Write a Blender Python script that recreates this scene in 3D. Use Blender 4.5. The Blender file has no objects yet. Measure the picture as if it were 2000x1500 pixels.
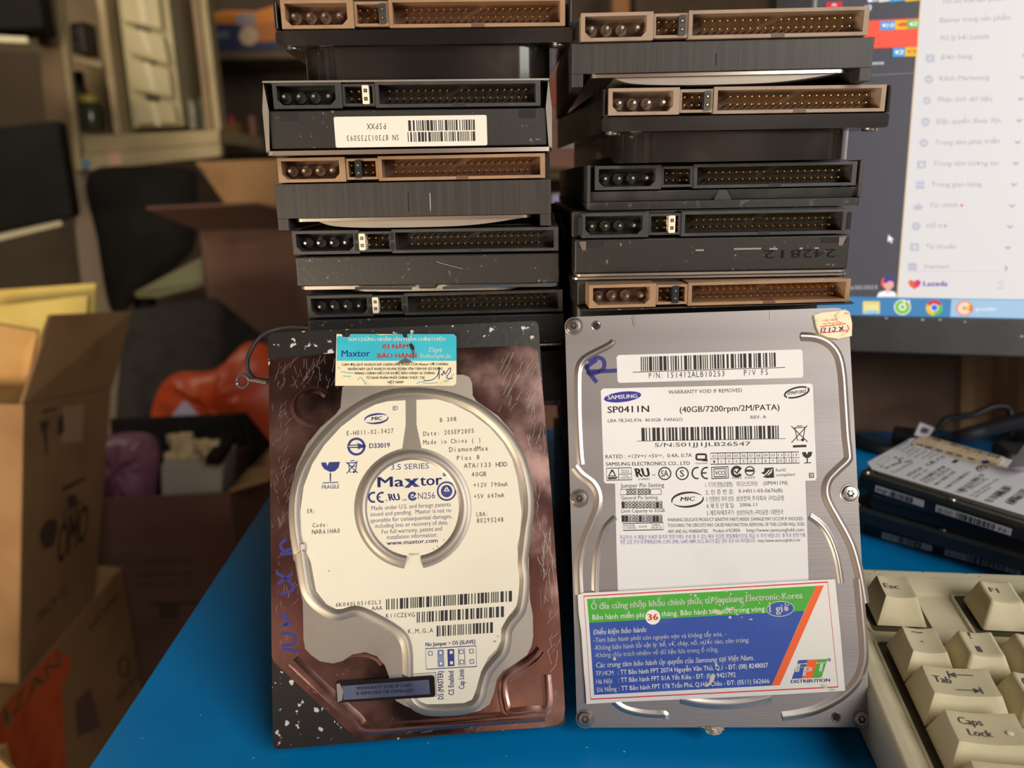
import bpy, bmesh, math, random
from mathutils import Vector, Matrix
from mathutils.geometry import tessellate_polygon

SC = bpy.context.scene
COL = SC.collection
random.seed(7)

# ------------------------------------------------------------------ camera
FPX, PITCH, ROLL, EYE = 1491.5, 0.26078, 0.0190, 0.19527      # focal length in px of the 2000x1500 frame, tilt down, roll, eye height above the table
FWD = Vector((0, math.cos(PITCH), -math.sin(PITCH)))
_r0 = Vector((1, 0, 0)); _d0 = FWD.cross(_r0)
RIGHT = _r0 * math.cos(ROLL) + _d0 * math.sin(ROLL)
DOWN = -_r0 * math.sin(ROLL) + _d0 * math.cos(ROLL)
EYEP = Vector((0, 0, EYE))
cam_d = bpy.data.cameras.new('camera')
cam = bpy.data.objects.new('camera', cam_d); COL.objects.link(cam)
mw = Matrix.Identity(4)
for i in range(3):
    mw[i][0] = RIGHT[i]; mw[i][1] = -DOWN[i]; mw[i][2] = -FWD[i]; mw[i][3] = EYEP[i]
cam.matrix_world = mw
cam_d.sensor_width = 36.0
cam_d.lens = FPX / 2000 * 36
cam_d.clip_start = 0.02; cam_d.clip_end = 60
cam_d.dof.use_dof = True
cam_d.dof.focus_distance = 0.272
cam_d.dof.aperture_fstop = 9.5
SC.camera = cam

# ------------------------------------------------------------------ world, lights, exposure
SC.view_settings.view_transform = 'Standard'
SC.view_settings.look = 'None'
SC.view_settings.gamma = 1.0
SC.view_settings.use_curve_mapping = False
SC.view_settings.exposure = 0.0
SC.cycles.use_denoising = True

def lin(c):
    return tuple(((v / 255) / 12.92 if v / 255 <= .04045 else ((v / 255 + .055) / 1.055) ** 2.4) for v in c)

world = bpy.data.worlds.new('workshop_light'); SC.world = world
world.use_nodes = True
wn = world.node_tree; wn.nodes.clear()
w_out = wn.nodes.new('ShaderNodeOutputWorld'); w_bg = wn.nodes.new('ShaderNodeBackground')
w_tc = wn.nodes.new('ShaderNodeTexCoord'); w_nz = wn.nodes.new('ShaderNodeTexNoise'); w_cr = wn.nodes.new('ShaderNodeValToRGB')
# dim room ahead; warm noise patches added behind the photographer for reflections and fill
w_nz.inputs['Scale'].default_value = 5.5; w_nz.inputs['Detail'].default_value = 2.5
w_cr.color_ramp.elements[0].position = .40; w_cr.color_ramp.elements[0].color = (.035, .03, .028, 1)
w_cr.color_ramp.elements[1].position = .64; w_cr.color_ramp.elements[1].color = (.95, .62, .46, 1)
e_ = w_cr.color_ramp.elements.new(.52); e_.color = (.40, .22, .19, 1)
w_sx = wn.nodes.new('ShaderNodeSeparateXYZ'); w_mr = wn.nodes.new('ShaderNodeMapRange'); w_mx = wn.nodes.new('ShaderNodeMix'); w_mx.data_type = 'RGBA'
w_mr.inputs['From Min'].default_value = .15; w_mr.inputs['From Max'].default_value = -.75
w_mx.inputs['A'].default_value = (.030, .026, .021, 1)
wn.links.new(w_tc.outputs['Generated'], w_nz.inputs['Vector']); wn.links.new(w_tc.outputs['Generated'], w_sx.inputs['Vector'])
w_mz = wn.nodes.new('ShaderNodeMapRange'); w_mz.inputs['From Min'].default_value = .25; w_mz.inputs['From Max'].default_value = .65; w_mz.inputs['To Min'].default_value = 1.0; w_mz.inputs['To Max'].default_value = .08
w_ml = wn.nodes.new('ShaderNodeMath'); w_ml.operation = 'MULTIPLY'
wn.links.new(w_sx.outputs['Y'], w_mr.inputs['Value']); wn.links.new(w_sx.outputs['Z'], w_mz.inputs['Value'])
wn.links.new(w_mr.outputs['Result'], w_ml.inputs[0]); wn.links.new(w_mz.outputs['Result'], w_ml.inputs[1]); wn.links.new(w_ml.outputs['Value'], w_mx.inputs['Factor'])
wn.links.new(w_nz.outputs['Fac'], w_cr.inputs['Fac']); wn.links.new(w_cr.outputs['Color'], w_mx.inputs['B'])
wn.links.new(w_mx.outputs['Result'], w_bg.inputs['Color'])
w_bg.inputs['Strength'].default_value = 0.68
wn.links.new(w_bg.outputs['Background'], w_out.inputs['Surface'])

def area(name, loc, target, sx, sy, power, color):
    l = bpy.data.lights.new(name, 'AREA'); l.shape = 'RECTANGLE'; l.size = sx; l.size_y = sy; l.energy = power; l.color = color
    o = bpy.data.objects.new(name, l); COL.objects.link(o)
    o.location = loc
    o.rotation_euler = (Vector(target) - Vector(loc)).to_track_quat('-Z', 'Y').to_euler()
    return o
# daylight through the open shop front, to the right behind the photographer
area('shopfront_daylight', (1.28, -1.55, 1.18), (0.05, .25, .05), 1.2, 1.4, 47, (1.0, .965, .90))
# warm left fill for the cartons, added below the table top to miss it
area('side_fill', (-1.25, -.9, -.36), (-.5, 1.0, -.2), 1.2, .5, 36, (1.0, .84, .62))
# added warm fill that brightens the shelves, with no fitting of its own
area('shelf_fill', (-1.5, 1.55, 1.25), (-1.2, 2.5, .3), .9, .2, 8, (1.0, .88, .66))

# ------------------------------------------------------------------ helpers
def ray(p):
    return (RIGHT * ((p[0] - 1000) / FPX) + DOWN * ((p[1] - 750) / FPX) + FWD)
def at(px, py, dep):
    return EYEP + ray((px, py)) * dep
def onz(px, py, z):
    d = ray((px, py)); return EYEP + d * ((z - EYE) / d.z)

MATS = {}
def M(name, rgb, rough=.5, metal=0.0, spec=.5, rgb2=None, scale=60, lo=.45, hi=.65, bump=0.0, bscale=None, emit=0.0, detail=4, aniso=None, coat=0.0):
    m = bpy.data.materials.new(name); m.use_nodes = True
    nt = m.node_tree; b = nt.nodes['Principled BSDF']
    b.inputs['Base Color'].default_value = (*lin(rgb), 1)
    b.inputs['Roughness'].default_value = rough; b.inputs['Metallic'].default_value = metal
    b.inputs['Specular IOR Level'].default_value = spec
    b.inputs['Coat Weight'].default_value = coat
    tc = None
    if rgb2 is not None or bump:
        tc = nt.nodes.new('ShaderNodeTexCoord')
        mp = nt.nodes.new('ShaderNodeMapping'); nt.links.new(tc.outputs['Object'], mp.inputs['Vector'])
        if aniso: mp.inputs['Scale'].default_value = aniso
    if rgb2 is not None:
        n = nt.nodes.new('ShaderNodeTexNoise'); n.inputs['Scale'].default_value = scale; n.inputs['Detail'].default_value = detail
        r = nt.nodes.new('ShaderNodeValToRGB')
        r.color_ramp.elements[0].position = lo; r.color_ramp.elements[0].color = (*lin(rgb), 1)
        r.color_ramp.elements[1].position = hi; r.color_ramp.elements[1].color = (*lin(rgb2), 1)
        nt.links.new(mp.outputs['Vector'], n.inputs['Vector']); nt.links.new(n.outputs['Fac'], r.inputs['Fac'])
        nt.links.new(r.outputs['Color'], b.inputs['Base Color'])
    if bump:
        n2 = nt.nodes.new('ShaderNodeTexNoise'); n2.inputs['Scale'].default_value = bscale or scale; n2.inputs['Detail'].default_value = 5
        bp = nt.nodes.new('ShaderNodeBump'); bp.inputs['Strength'].default_value = bump; bp.inputs['Distance'].default_value = .001
        nt.links.new(mp.outputs['Vector'], n2.inputs['Vector']); nt.links.new(n2.outputs['Fac'], bp.inputs['Height'])
        nt.links.new(bp.outputs['Normal'], b.inputs['Normal'])
    if emit:
        b.inputs['Emission Color'].default_value = (*lin(rgb), 1); b.inputs['Emission Strength'].default_value = emit
        b.inputs['Base Color'].default_value = (.01, .01, .01, 1)
    MATS[name] = m
    return m

class MB:
    """collects geometry, then links it as ONE mesh object"""
    def __init__(s): s.v = []; s.f = []; s.m = []; s.sm = []; s.slots = []; s.X = None
    def mi(s, m):
        if m not in s.slots: s.slots.append(m)
        return s.slots.index(m)
    def add(s, vs, fs, m, smooth=False):
        b = len(s.v); k = s.mi(m)
        s.v += [tuple(s.X @ Vector(p)) if s.X is not None else tuple(p) for p in vs]
        for f in fs: s.f.append([b + i for i in f]); s.m.append(k); s.sm.append(smooth)
    def box(s, x0, x1, y0, y1, z0, z1, m):
        vs = [(x, y, z) for z in (z0, z1) for y in (y0, y1) for x in (x0, x1)]
        s.add(vs, [(0, 2, 3, 1), (4, 5, 7, 6), (0, 1, 5, 4), (2, 6, 7, 3), (0, 4, 6, 2), (1, 3, 7, 5)], m)
    def quad(s, a, b, c, d, m): s.add([a, b, c, d], [(0, 1, 2, 3)], m)
    def hexa(s, q, off, m):
        """prism of a 3-D quad pushed along a vector"""
        q = [Vector(p) for p in q]; off = Vector(off); r = [p + off for p in q]
        s.add([*q, *r], [(0, 1, 2, 3), (7, 6, 5, 4), (0, 4, 5, 1), (1, 5, 6, 2), (2, 6, 7, 3), (3, 7, 4, 0)], m)
    def slab(s, q, th, m):
        n = (Vector(q[1]) - Vector(q[0])).cross(Vector(q[3]) - Vector(q[0])).normalized()
        s.hexa(q, n * -th, m)
    def prism(s, pts, w0, w1, m, smooth=False, plane='xy'):
        """2-D outline, raised from w0 to w1"""
        n = len(pts)
        ar = sum(pts[i][0] * pts[(i + 1) % n][1] - pts[(i + 1) % n][0] * pts[i][1] for i in range(n))
        if ar < 0: pts = pts[::-1]
        f3 = (lambda p, w: (p[0], p[1], w)) if plane == 'xy' else (lambda p, w: (p[0], -w, p[1]))
        tris = tessellate_polygon([[Vector((p[0], p[1], 0)) for p in pts]])
        top = []
        for t in tris:
            a, b, c = (pts[i] for i in t)
            o = (b[0] - a[0]) * (c[1] - a[1]) - (b[1] - a[1]) * (c[0] - a[0])
            top.append(tuple(t) if o > 0 else tuple(t[::-1]))
        s.add([f3(p, w1) for p in pts], top, m)
        if w0 is not None and abs(w1 - w0) > 1e-7:
            s.add([f3(p, w0) for p in pts] + [f3(p, w1) for p in pts], [(i, (i + 1) % n, n + (i + 1) % n, n + i) for i in range(n)], m, smooth)
            s.add([f3(p, w0) for p in pts], [t[::-1] for t in top], m)
    def tube(s, path, r, m, n=8, closed=False):
        P = [Vector(p) for p in path]; N = len(P); vs = []; fs = []
        up = Vector((0, 0, 1))
        for i, p in enumerate(P):
            a = P[(i - 1) % N] if (closed or i > 0) else p; b = P[(i + 1) % N] if (closed or i < N - 1) else p
            t = (b - a).normalized(); u = t.cross(up)
            if u.length < .05: u = t.cross(Vector((1, 0, 0)))
            u.normalize(); w = u.cross(t)
            rr = r[i] if isinstance(r, (list, tuple)) else r
            vs += [p + (u * math.cos(k * 2 * math.pi / n) + w * math.sin(k * 2 * math.pi / n)) * rr for k in range(n)]
        for i in range(N if closed else N - 1):
            j = (i + 1) % N
            fs += [(i * n + k, j * n + k, j * n + (k + 1) % n, i * n + (k + 1) % n) for k in range(n)]
        if not closed: fs += [tuple(range(n)), tuple(range((N - 1) * n, N * n))[::-1]]
        s.add(vs, fs, m, True)
    def lathe(s, prof, m, n=20, c=(0, 0, 0), axis='z'):
        vs = []; fs = []
        for r, h in prof:
            for k in range(n):
                a = k * 2 * math.pi / n
                x, y = r * math.cos(a), r * math.sin(a)
                if axis == 'z': vs.append((c[0] + x, c[1] + y, c[2] + h))
                elif axis == '-y': vs.append((c[0] + x, c[1] - h, c[2] + y))
        L = len(prof)
        for i in range(L - 1):
            fs += [(i * n + k, i * n + (k + 1) % n, (i + 1) * n + (k + 1) % n, (i + 1) * n + k) for k in range(n)]
        fs += [tuple(range(n))[::-1], tuple(range((L - 1) * n, L * n))]
        s.add(vs, fs, m, True)
    def sweep(s, path, prof, m, closed=False, smooth=True):
        """a cross-section (offset, height) carried along a 2-D path"""
        N = len(path); k = len(prof); vs = []; fs = []
        for i in range(N):
            a = path[(i - 1) % N] if (closed or i > 0) else path[i]; b = path[(i + 1) % N] if (closed or i < N - 1) else path[i]
            t = Vector((b[0] - a[0], b[1] - a[1], 0))
            if t.length < 1e-9: t = Vector((1, 0, 0))
            t.normalize(); nx, ny = -t.y, t.x
            vs += [(path[i][0] + nx * o, path[i][1] + ny * o, h) for o, h in prof]
        for i in range(N if closed else N - 1):
            j = (i + 1) % N
            fs += [(i * k + q + 1, i * k + q, j * k + q, j * k + q + 1) for q in range(k - 1)]
        s.add(vs, fs, m, smooth)
    def stroke(s, path, wd, w, m):
        """a flat inked line"""
        s.sweep(path, [(wd / 2, w), (-wd / 2, w)], m, smooth=False)
    def build(s, name, parent=None, bevel=0.0, segs=2, angle=35, matrix=None, wn=False):
        me = bpy.data.meshes.new(name); me.from_pydata(s.v, [], s.f)
        for m in s.slots: me.materials.append(m)
        me.polygons.foreach_set('material_index', s.m)
        me.polygons.foreach_set('use_smooth', s.sm if not bevel else [True] * len(s.f))
        me.update()
        try: me.set_sharp_from_angle(angle=math.radians(angle))
        except Exception: pass
        o = bpy.data.objects.new(name, me); COL.objects.link(o)
        if parent is not None: o.parent = parent
        if matrix is not None: o.matrix_local = matrix
        if bevel:
            b = o.modifiers.new('bevel', 'BEVEL'); b.width = bevel; b.segments = segs; b.limit_method = 'ANGLE'; b.angle_limit = math.radians(30); b.harden_normals = True
        return o

def tag(o, label=None, cat=None, group=None, kind=None):
    if label: o['label'] = label
    if cat: o['category'] = cat
    if group: o['group'] = group
    if kind: o['kind'] = kind
    return o
def empty(name, label, cat, matrix=None, loc=None, group=None):
    o = bpy.data.objects.new(name, None); o.empty_display_size = .02; COL.objects.link(o)
    if matrix is not None: o.matrix_world = matrix
    if loc is not None: o.location = loc
    return tag(o, label, cat, group)
def struct(name, mb, **k): return tag(mb.build(name, **k), kind='structure')
def share(o, name, parent, matrix):
    c = o.copy(); COL.objects.link(c); c.name = name; c.parent = parent; c.matrix_local = matrix
    return c
def cr(pts, n=6, closed=False):
    """Catmull-Rom curve through points"""
    P = [Vector(p) for p in pts]; N = len(P); out = []
    for i in range(N if closed else N - 1):
        g = (lambda k: P[k % N]) if closed else (lambda k: P[min(max(k, 0), N - 1)])
        a, b, c, d = g(i - 1), g(i), g(i + 1), g(i + 2)
        for j in range(n):
            t = j / n
            out.append(.5 * ((2 * b) + (c - a) * t + (2 * a - 5 * b + 4 * c - d) * t * t + (3 * b - a - 3 * c + d) * t ** 3))
    if not closed: out.append(P[-1])
    return [tuple(p) for p in out]
def rrect(x0, x1, y0, y1, r, n=5):
    out = []
    for cx, cy, a0 in ((x1 - r, y1 - r, 0), (x0 + r, y1 - r, 90), (x0 + r, y0 + r, 180), (x1 - r, y0 + r, 270)):
        out += [(cx + r * math.cos(math.radians(a0 + 90 * k / n)), cy + r * math.sin(math.radians(a0 + 90 * k / n))) for k in range(n + 1)]
    return out
def ell(cx, cy, rx, ry, n=28, a0=0, a1=360, rot=0):
    c, s_ = math.cos(rot), math.sin(rot); out = []
    for k in range(n if a1 - a0 >= 360 else n + 1):
        a = math.radians(a0 + (a1 - a0) * k / n); x, y = rx * math.cos(a), ry * math.sin(a)
        out.append((cx + x * c - y * s_, cy + x * s_ + y * c))
    return out

# ------------------------------------------------------------------ lettering
_TX = {}
def glyphs(t, bold=0.0):
    bold = 0
    if (t, bold) in _TX: return _TX[(t, bold)]
    cu = bpy.data.curves.new('t', 'FONT'); cu.body = t.replace('Đ', 'D'); cu.size = 1; cu.resolution_u = 2; cu.fill_mode = 'FRONT'
    ob = bpy.data.objects.new('t', cu)
    me = ob.to_mesh()
    vs = [(v.co.x, v.co.y) for v in me.vertices]; fs = [tuple(p.vertices) for p in me.polygons]
    ob.to_mesh_clear(); bpy.data.objects.remove(ob); bpy.data.curves.remove(cu)
    if fs:
        f = fs[0]; a = sum(vs[f[i]][0] * vs[f[(i + 1) % len(f)]][1] - vs[f[(i + 1) % len(f)]][0] * vs[f[i]][1] for i in range(len(f)))
        if a < 0: fs = [q[::-1] for q in fs]
    for i, ch in enumerate(t):          # the barred D is a D with a bar of its own
        if ch == 'Đ':
            xr = glyphs(t[:i].replace('Đ', 'D') + 'D', bold)[3]; k = len(vs)
            vs += [(xr - .69, .31), (xr - .30, .31), (xr - .30, .385), (xr - .69, .385)]; fs.append((k, k + 1, k + 2, k + 3))
    xs = [v[0] for v in vs] or [0, 1]
    _TX[(t, bold)] = (vs, fs, min(xs), max(xs)); return _TX[(t, bold)]
_h = glyphs('H'); CAPH = max(v[1] for v in _h[0])
def word(mb, t, p0, p1, cap, w, m, bold=0.0, shear=0.0, mono=False, plane='xy'):
    """lettering whose baseline runs from p0 to p1 (2-D), capitals of height cap"""
    d = Vector((p1[0] - p0[0], p1[1] - p0[1])); L = d.length; d = d / L; n = Vector((-d.y, d.x))
    items = []
    if mono:
        k = len(t); cw = 1.0; x = 0
        for ch in t:
            if ch != ' ':
                g = glyphs(ch, bold); c = (g[2] + g[3]) / 2
                s_ = .62 if ch not in 'MWm@' else .56
                items.append((g, x + cw / 2 - c * 1.45, 1.45))
            x += cw
        x0, x1 = 0.1, k * cw - .1
    else:
        g = glyphs(t, bold); items.append((g, 0, 1.0)); x0, x1 = g[2], g[3]
    sx = L / (x1 - x0); sy = cap / CAPH
    for g, ox, gs, bx in [(*it, k_) for it in items for k_ in ((0,) if not bold else (-bold, 0, bold))]:
        vs = []
        for x, y in g[0]:
            X = (x * gs + ox + bx - x0) * sx + y * sy * shear; Y = y * sy
            q = (p0[0] + d.x * X + n.x * Y, p0[1] + d.y * X + n.y * Y)
            vs.append((q[0], q[1], w) if plane == 'xy' else (q[0], -w, q[1]))
        mb.add(vs, g[1], m)
def bars(mb, a, b, c, d, n, w, m, seed=1, fill=.5, plane='xy'):
    """a barcode between top edge a-b and bottom edge d-c"""
    rnd = random.Random(seed); x = 0; runs = []
    while x < n:
        k = rnd.choice((1, 1, 2, 1, 3)); g = rnd.choice((1, 1, 2, 1, 2)); runs.append((x, min(n, x + k))); x += k + g
    L = lambda p, q, t: (p[0] + (q[0] - p[0]) * t, p[1] + (q[1] - p[1]) * t)
    f3 = (lambda p: (p[0], p[1], w)) if plane == 'xy' else (lambda p: (p[0], -w, p[1]))
    for x0, x1 in runs:
        t0, t1 = x0 / n, x1 / n
        mb.quad(f3(L(d, c, t0)), f3(L(d, c, t1)), f3(L(a, b, t1)), f3(L(a, b, t0)), m)
class Face:
    """a real plane (origin, right U, up V, outward N): photo pixels are measured back onto it"""
    def __init__(s, O, U, V):
        s.O, s.U, s.V = Vector(O), Vector(U).normalized(), Vector(V).normalized(); s.N = s.U.cross(s.V)
        s.MW = Matrix(((s.U.x, s.V.x, s.N.x, s.O.x), (s.U.y, s.V.y, s.N.y, s.O.y), (s.U.z, s.V.z, s.N.z, s.O.z), (0, 0, 0, 1)))
        s.tf = lambda X, Y: (X, Y)
    def __call__(s, X, Y, w=0.0): return s.raw(*s.tf(X, Y), w)
    def raw(s, px, py, w=0.0):
        d = ray((px, py))
        O = s.O + s.N * w
        k = (O - EYEP).dot(s.N) / d.dot(s.N); q = EYEP + d * k - O
        return (q.dot(s.U), q.dot(s.V))
    def P(s, pts): return [s(*p) for p in pts]
    def word(s, mb, t, x0, y0, x1, y1, h, w, m, **k):
        a = s(x0, y0); b = s(x1, y1); c = s(x0, y0 - h)
        word(mb, t, a, b, math.hypot(c[0] - a[0], c[1] - a[1]), w, m, **k)
    def bars(s, mb, x0, y0, x1, y1, h0, n, w, m, seed=1, h1=None, skew=0):
        h1 = h0 if h1 is None else h1
        bars(mb, s(x0, y0), s(x1, y1), s(x1 + skew, y1 + h1), s(x0 + skew, y0 + h0), n, w, m, seed)
def drive_face(x, y, yaw, lean, ip, T):
    cl, sl = math.cos(lean), math.sin(lean); Rz = Matrix.Rotation(yaw, 3, 'Z')
    u = Vector((1, 0, 0)); v = Vector((0, sl, cl)); c, s_ = math.cos(ip), math.sin(ip)
    return Face(Vector((x, y, T * sl)), Rz @ (u * c + v * s_), Rz @ (v * c - u * s_))

# ------------------------------------------------------------------ materials
paper = M('white_label_paper', (226, 223, 212), .6, rgb2=(214, 208, 190), scale=25, lo=.5, hi=.8)
paper_grey = M('cool_label_paper', (222, 222, 224), .55, rgb2=(208, 208, 210), scale=30, lo=.5, hi=.8)
ink = M('black_ink', (38, 36, 38), .7)
ink_soft = M('faded_black_ink', (60, 57, 57), .7)
ink_blue = M('blue_ink', (40, 48, 120), .6)
ink_violet = M('violet_ink', (88, 88, 170), .7)
marker = M('blue_marker', (46, 42, 118), .5)
red_ink = M('red_ink', (214, 40, 60), .6)
orange_ink = M('orange_ink', (240, 100, 40), .6)
green_ink = M('green_ink', (70, 170, 50), .6, rgb2=(120, 180, 90), scale=140, lo=.62, hi=.72)
royal = M('royal_blue_ink', (42, 76, 165), .55, rgb2=(60, 92, 175), scale=60, lo=.5, hi=.8)
white_ink = M('white_ink', (240, 240, 236), .6)
steel = M('pressed_steel', (150, 145, 145), .48, metal=.65, rgb2=(136, 130, 130), scale=35, lo=.4, hi=.75, bump=.05, bscale=900, aniso=(.08, 1.6, 1))
steel_bead = M('embossed_steel', (186, 180, 174), .30, metal=.9)
steel_grey = M('matte_cover_steel', (164, 156, 146), .45, metal=.75, rgb2=(150, 142, 132), scale=40)
chrome = M('screw_steel', (190, 186, 180), .25, metal=1.0)
foil = M('mirror_foil', (186, 150, 140), .11, metal=1.0, rgb2=(150, 120, 114), scale=30, bump=.06, bscale=40)
_t = foil.node_tree; _n = _t.nodes.new('ShaderNodeTexNoise'); _n.inputs['Scale'].default_value = 34; _n.inputs['Detail'].default_value = 6   # worn, scuffed patches are duller
_c = _t.nodes.new('ShaderNodeTexCoord'); _r = _t.nodes.new('ShaderNodeMapRange'); _r.inputs['From Min'].default_value = .42; _r.inputs['From Max'].default_value = .66; _r.inputs['To Min'].default_value = .07; _r.inputs['To Max'].default_value = .30
_t.links.new(_c.outputs['Object'], _n.inputs['Vector']); _t.links.new(_n.outputs['Fac'], _r.inputs['Value']); _t.links.new(_r.outputs['Result'], _t.nodes['Principled BSDF'].inputs['Roughness'])
foil_scr = M('scratched_foil', (160, 150, 144), .5, metal=.6)
black_case = M('black_painted_metal', (44, 42, 40), .38, rgb2=(140, 135, 126), scale=420, lo=.67, hi=.76, bump=.05, bscale=500)
black_dust = M('dusty_black_metal', (48, 46, 43), .5, rgb2=(120, 114, 104), scale=260, lo=.62, hi=.78, bump=.1, bscale=400)
black_gloss = M('glossy_black_paint', (30, 28, 26), .16, rgb2=(46, 44, 40), scale=60, lo=.55, hi=.8, coat=.3)
black_tape = M('chipped_black_film', (36, 34, 32), .35, rgb2=(205, 200, 190), scale=300, lo=.635, hi=.66, bump=.08, bscale=300)
brushed = M('brushed_black_metal', (50, 48, 46), .42, rgb2=(62, 59, 57), scale=150, lo=.4, hi=.7, aniso=(6, 1, .15))
brown = M('brown_plastic', (156, 124, 94), .5, rgb2=(140, 110, 84), scale=80)
tan = M('tan_plastic', (156, 134, 116), .5, rgb2=(142, 121, 104), scale=80)
blackp = M('black_plastic', (54, 54, 54), .42, rgb2=(68, 66, 64), scale=90)
whitep = M('white_plastic', (232, 226, 206), .5)
bluep = M('smoky_blue_plastic', (34, 44, 52), .25)
gold = M('gold_plated_pin', (244, 204, 124), .32, metal=1.0)
nickel = M('nickel_pin', (236, 230, 216), .32, metal=1.0)
silver = M('bright_metal_lip', (214, 206, 192), .25, metal=1.0)
dark = M('dark_recess', (16, 15, 14), .7)
# ------------------------------------------------------------------ the setting
wall_m = M('grimy_plaster', (92, 80, 64), .9, rgb2=(66, 56, 44), scale=2.5)
floor_m = M('dark_floor_tiles', (70, 52, 44), .7, rgb2=(52, 40, 34), scale=4)
b = MB(); b.box(-4, 4, -2.6, 3.4, -.80, -.75, floor_m); struct('floor', b)
b = MB(); b.box(-4, 4, 3.3, 3.4, -.75, 2.2, wall_m); struct('wall_back', b)
b = MB(); b.box(-2.9, -2.8, -.4, 3.3, -.75, 2.2, wall_m); struct('wall_left', b)

# ------------------------------------------------------------------ table
table_blue = M('blue_laminate', (0, 146, 222), .32, rgb2=(4, 136, 210), scale=14, lo=.4, hi=.7, bump=.02, bscale=900)
speck = M('paint_specks', (190, 205, 215), .6)
XL0, XL1 = onz(175, 1500, 0), onz(530, 965, 0)
tdir = (XL1 - XL0).normalized()
TF = XL0 - tdir * .16; TB = XL0 + tdir * ((.588 - XL0.y) / tdir.y)
tbl = empty('table', 'table with a glossy blue top under the hard drives', 'table', loc=(.4, .3, -.75))
b = MB(); inv = Matrix.Translation((-.4, -.3, .75)); b.X = inv
q = [(TF.x, TF.y), (1.0, TF.y), (1.0, TB.y), (TB.x, TB.y)]
b.prism(q, -.022, 0, table_blue)
rnd = random.Random(3)
for _ in range(40):
    x, y = rnd.uniform(-.2, .13), rnd.uniform(.19, .3)
    if x > -.151 + (y - .2282) * -.05 + .01: b.prism(ell(x, y, rnd.uniform(.0002, .0005), rnd.uniform(.0002, .0004), 6), None, .00006, speck)
b.build('table_top', tbl)
leg_m = M('grey_steel_leg', (90, 90, 92), .5)
for (x, y) in ((-.13, .12), (.95, .12), (-.145, .55), (.95, .55)):
    l = MB(); l.box(-.018, .018, -.018, .018, 0, .727, leg_m); l.build('leg', tbl, matrix=Matrix.Translation((x - .4, y - .3, 0.0005)))

# ------------------------------------------------------------------ hard drive pieces shared by all the drives
def pin_mesh(name, r, L, tip, m):
    k = MB(); k.lathe([(r, 0), (r, L - tip), (r * .45, L)], m, n=8, axis='-y'); o = k.build(name); me = o.data; bpy.data.objects.remove(o); return me
PIN_G = pin_mesh('pin', .00040, .0062, .0005, gold)
PIN_N = pin_mesh('power_pin', .00108, .0068, .0011, nickel)
def put(me, name, parent, loc):
    o = bpy.data.objects.new(name, me); COL.objects.link(o); o.parent = parent; o.location = loc; return o
def screw_mesh():
    k = MB(); k.lathe([(.0027, 0), (.0027, .0005), (.0024, .0009), (.0016, .0010)], chrome, 24)
    star = []
    for i in range(24):
        a = i * 2 * math.pi / 24; r = .00118 + .00022 * math.cos(6 * a); star.append((r * math.cos(a), r * math.sin(a)))
    k.prism(star, None, .00103, dark)
    k.prism([(x * .55, y * .55 + .0002) for x, y in star], None, .00105, chrome)
    o = k.build('screw'); me = o.data; bpy.data.objects.remove(o); return me
SCREW = screw_mesh()

def frame_xz(b, x0, x1, z0, z1, t, y0, y1, m, chamfer=0.0, tl=None, tr=None, back=None):
    """an open-fronted plastic shell: front rim at y0, floor at y1"""
    tl = t if tl is None else tl; tr = t if tr is None else tr
    xi0, xi1, zi0, zi1 = x0 + tl, x1 - tr, z0 + t, z1 - t
    o = [(x0, z0), (x1, z0), (x1, z1), (x0, z1)]
    c = chamfer
    if c: i_ = [(xi0 + c, zi0), (xi1 - c, zi0), (xi1, zi0 + c), (xi1, zi1), (xi0, zi1), (xi0, zi0 + c)]
    else: i_ = [(xi0, zi0), (xi1, zi0), (xi1, zi1), (xi0, zi1)]
    F = lambda p, y: (p[0], y, p[1])
    if c:
        o6 = [(x0 + t + c, z0), (x1 - t - c, z0), (x1, z0 + t + c), (x1, z1), (x0, z1), (x0, z0 + t + c)]
        oo = [o6[0], o6[1], (x1, z0), o6[2], o6[3], o6[4], o6[5], (x0, z0)]
        vs = [F(p, y0) for p in oo] + [F(p, y0) for p in i_]
        b.add(vs, [(0, 1, 9, 8), (1, 2, 3, 10, 9), (3, 4, 11, 10), (4, 5, 12, 11), (5, 6, 13, 12), (6, 7, 0, 8, 13)], m)
    else:
        vs = [F(p, y0) for p in o] + [F(p, y0) for p in i_]
        b.add(vs, [(k, (k + 1) % 4, 4 + (k + 1) % 4, 4 + k) for k in range(4)], m)
    n = len(i_)
    b.add([F(p, y0) for p in i_] + [F(p, y1) for p in i_], [((k + 1) % n, k, n + k, n + (k + 1) % n) for k in range(n)], m)
    b.add([F(p, y1) for p in i_], [tuple(range(n))], back or m)
    b.add([F(p, y0) for p in o] + [F(p, y1 + .002) for p in o], [(k, 4 + k, 4 + (k + 1) % 4, (k + 1) % 4) for k in range(4)], m)
    b.add([F(p, y1 + .002) for p in o], [(3, 2, 1, 0)], m)

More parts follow.
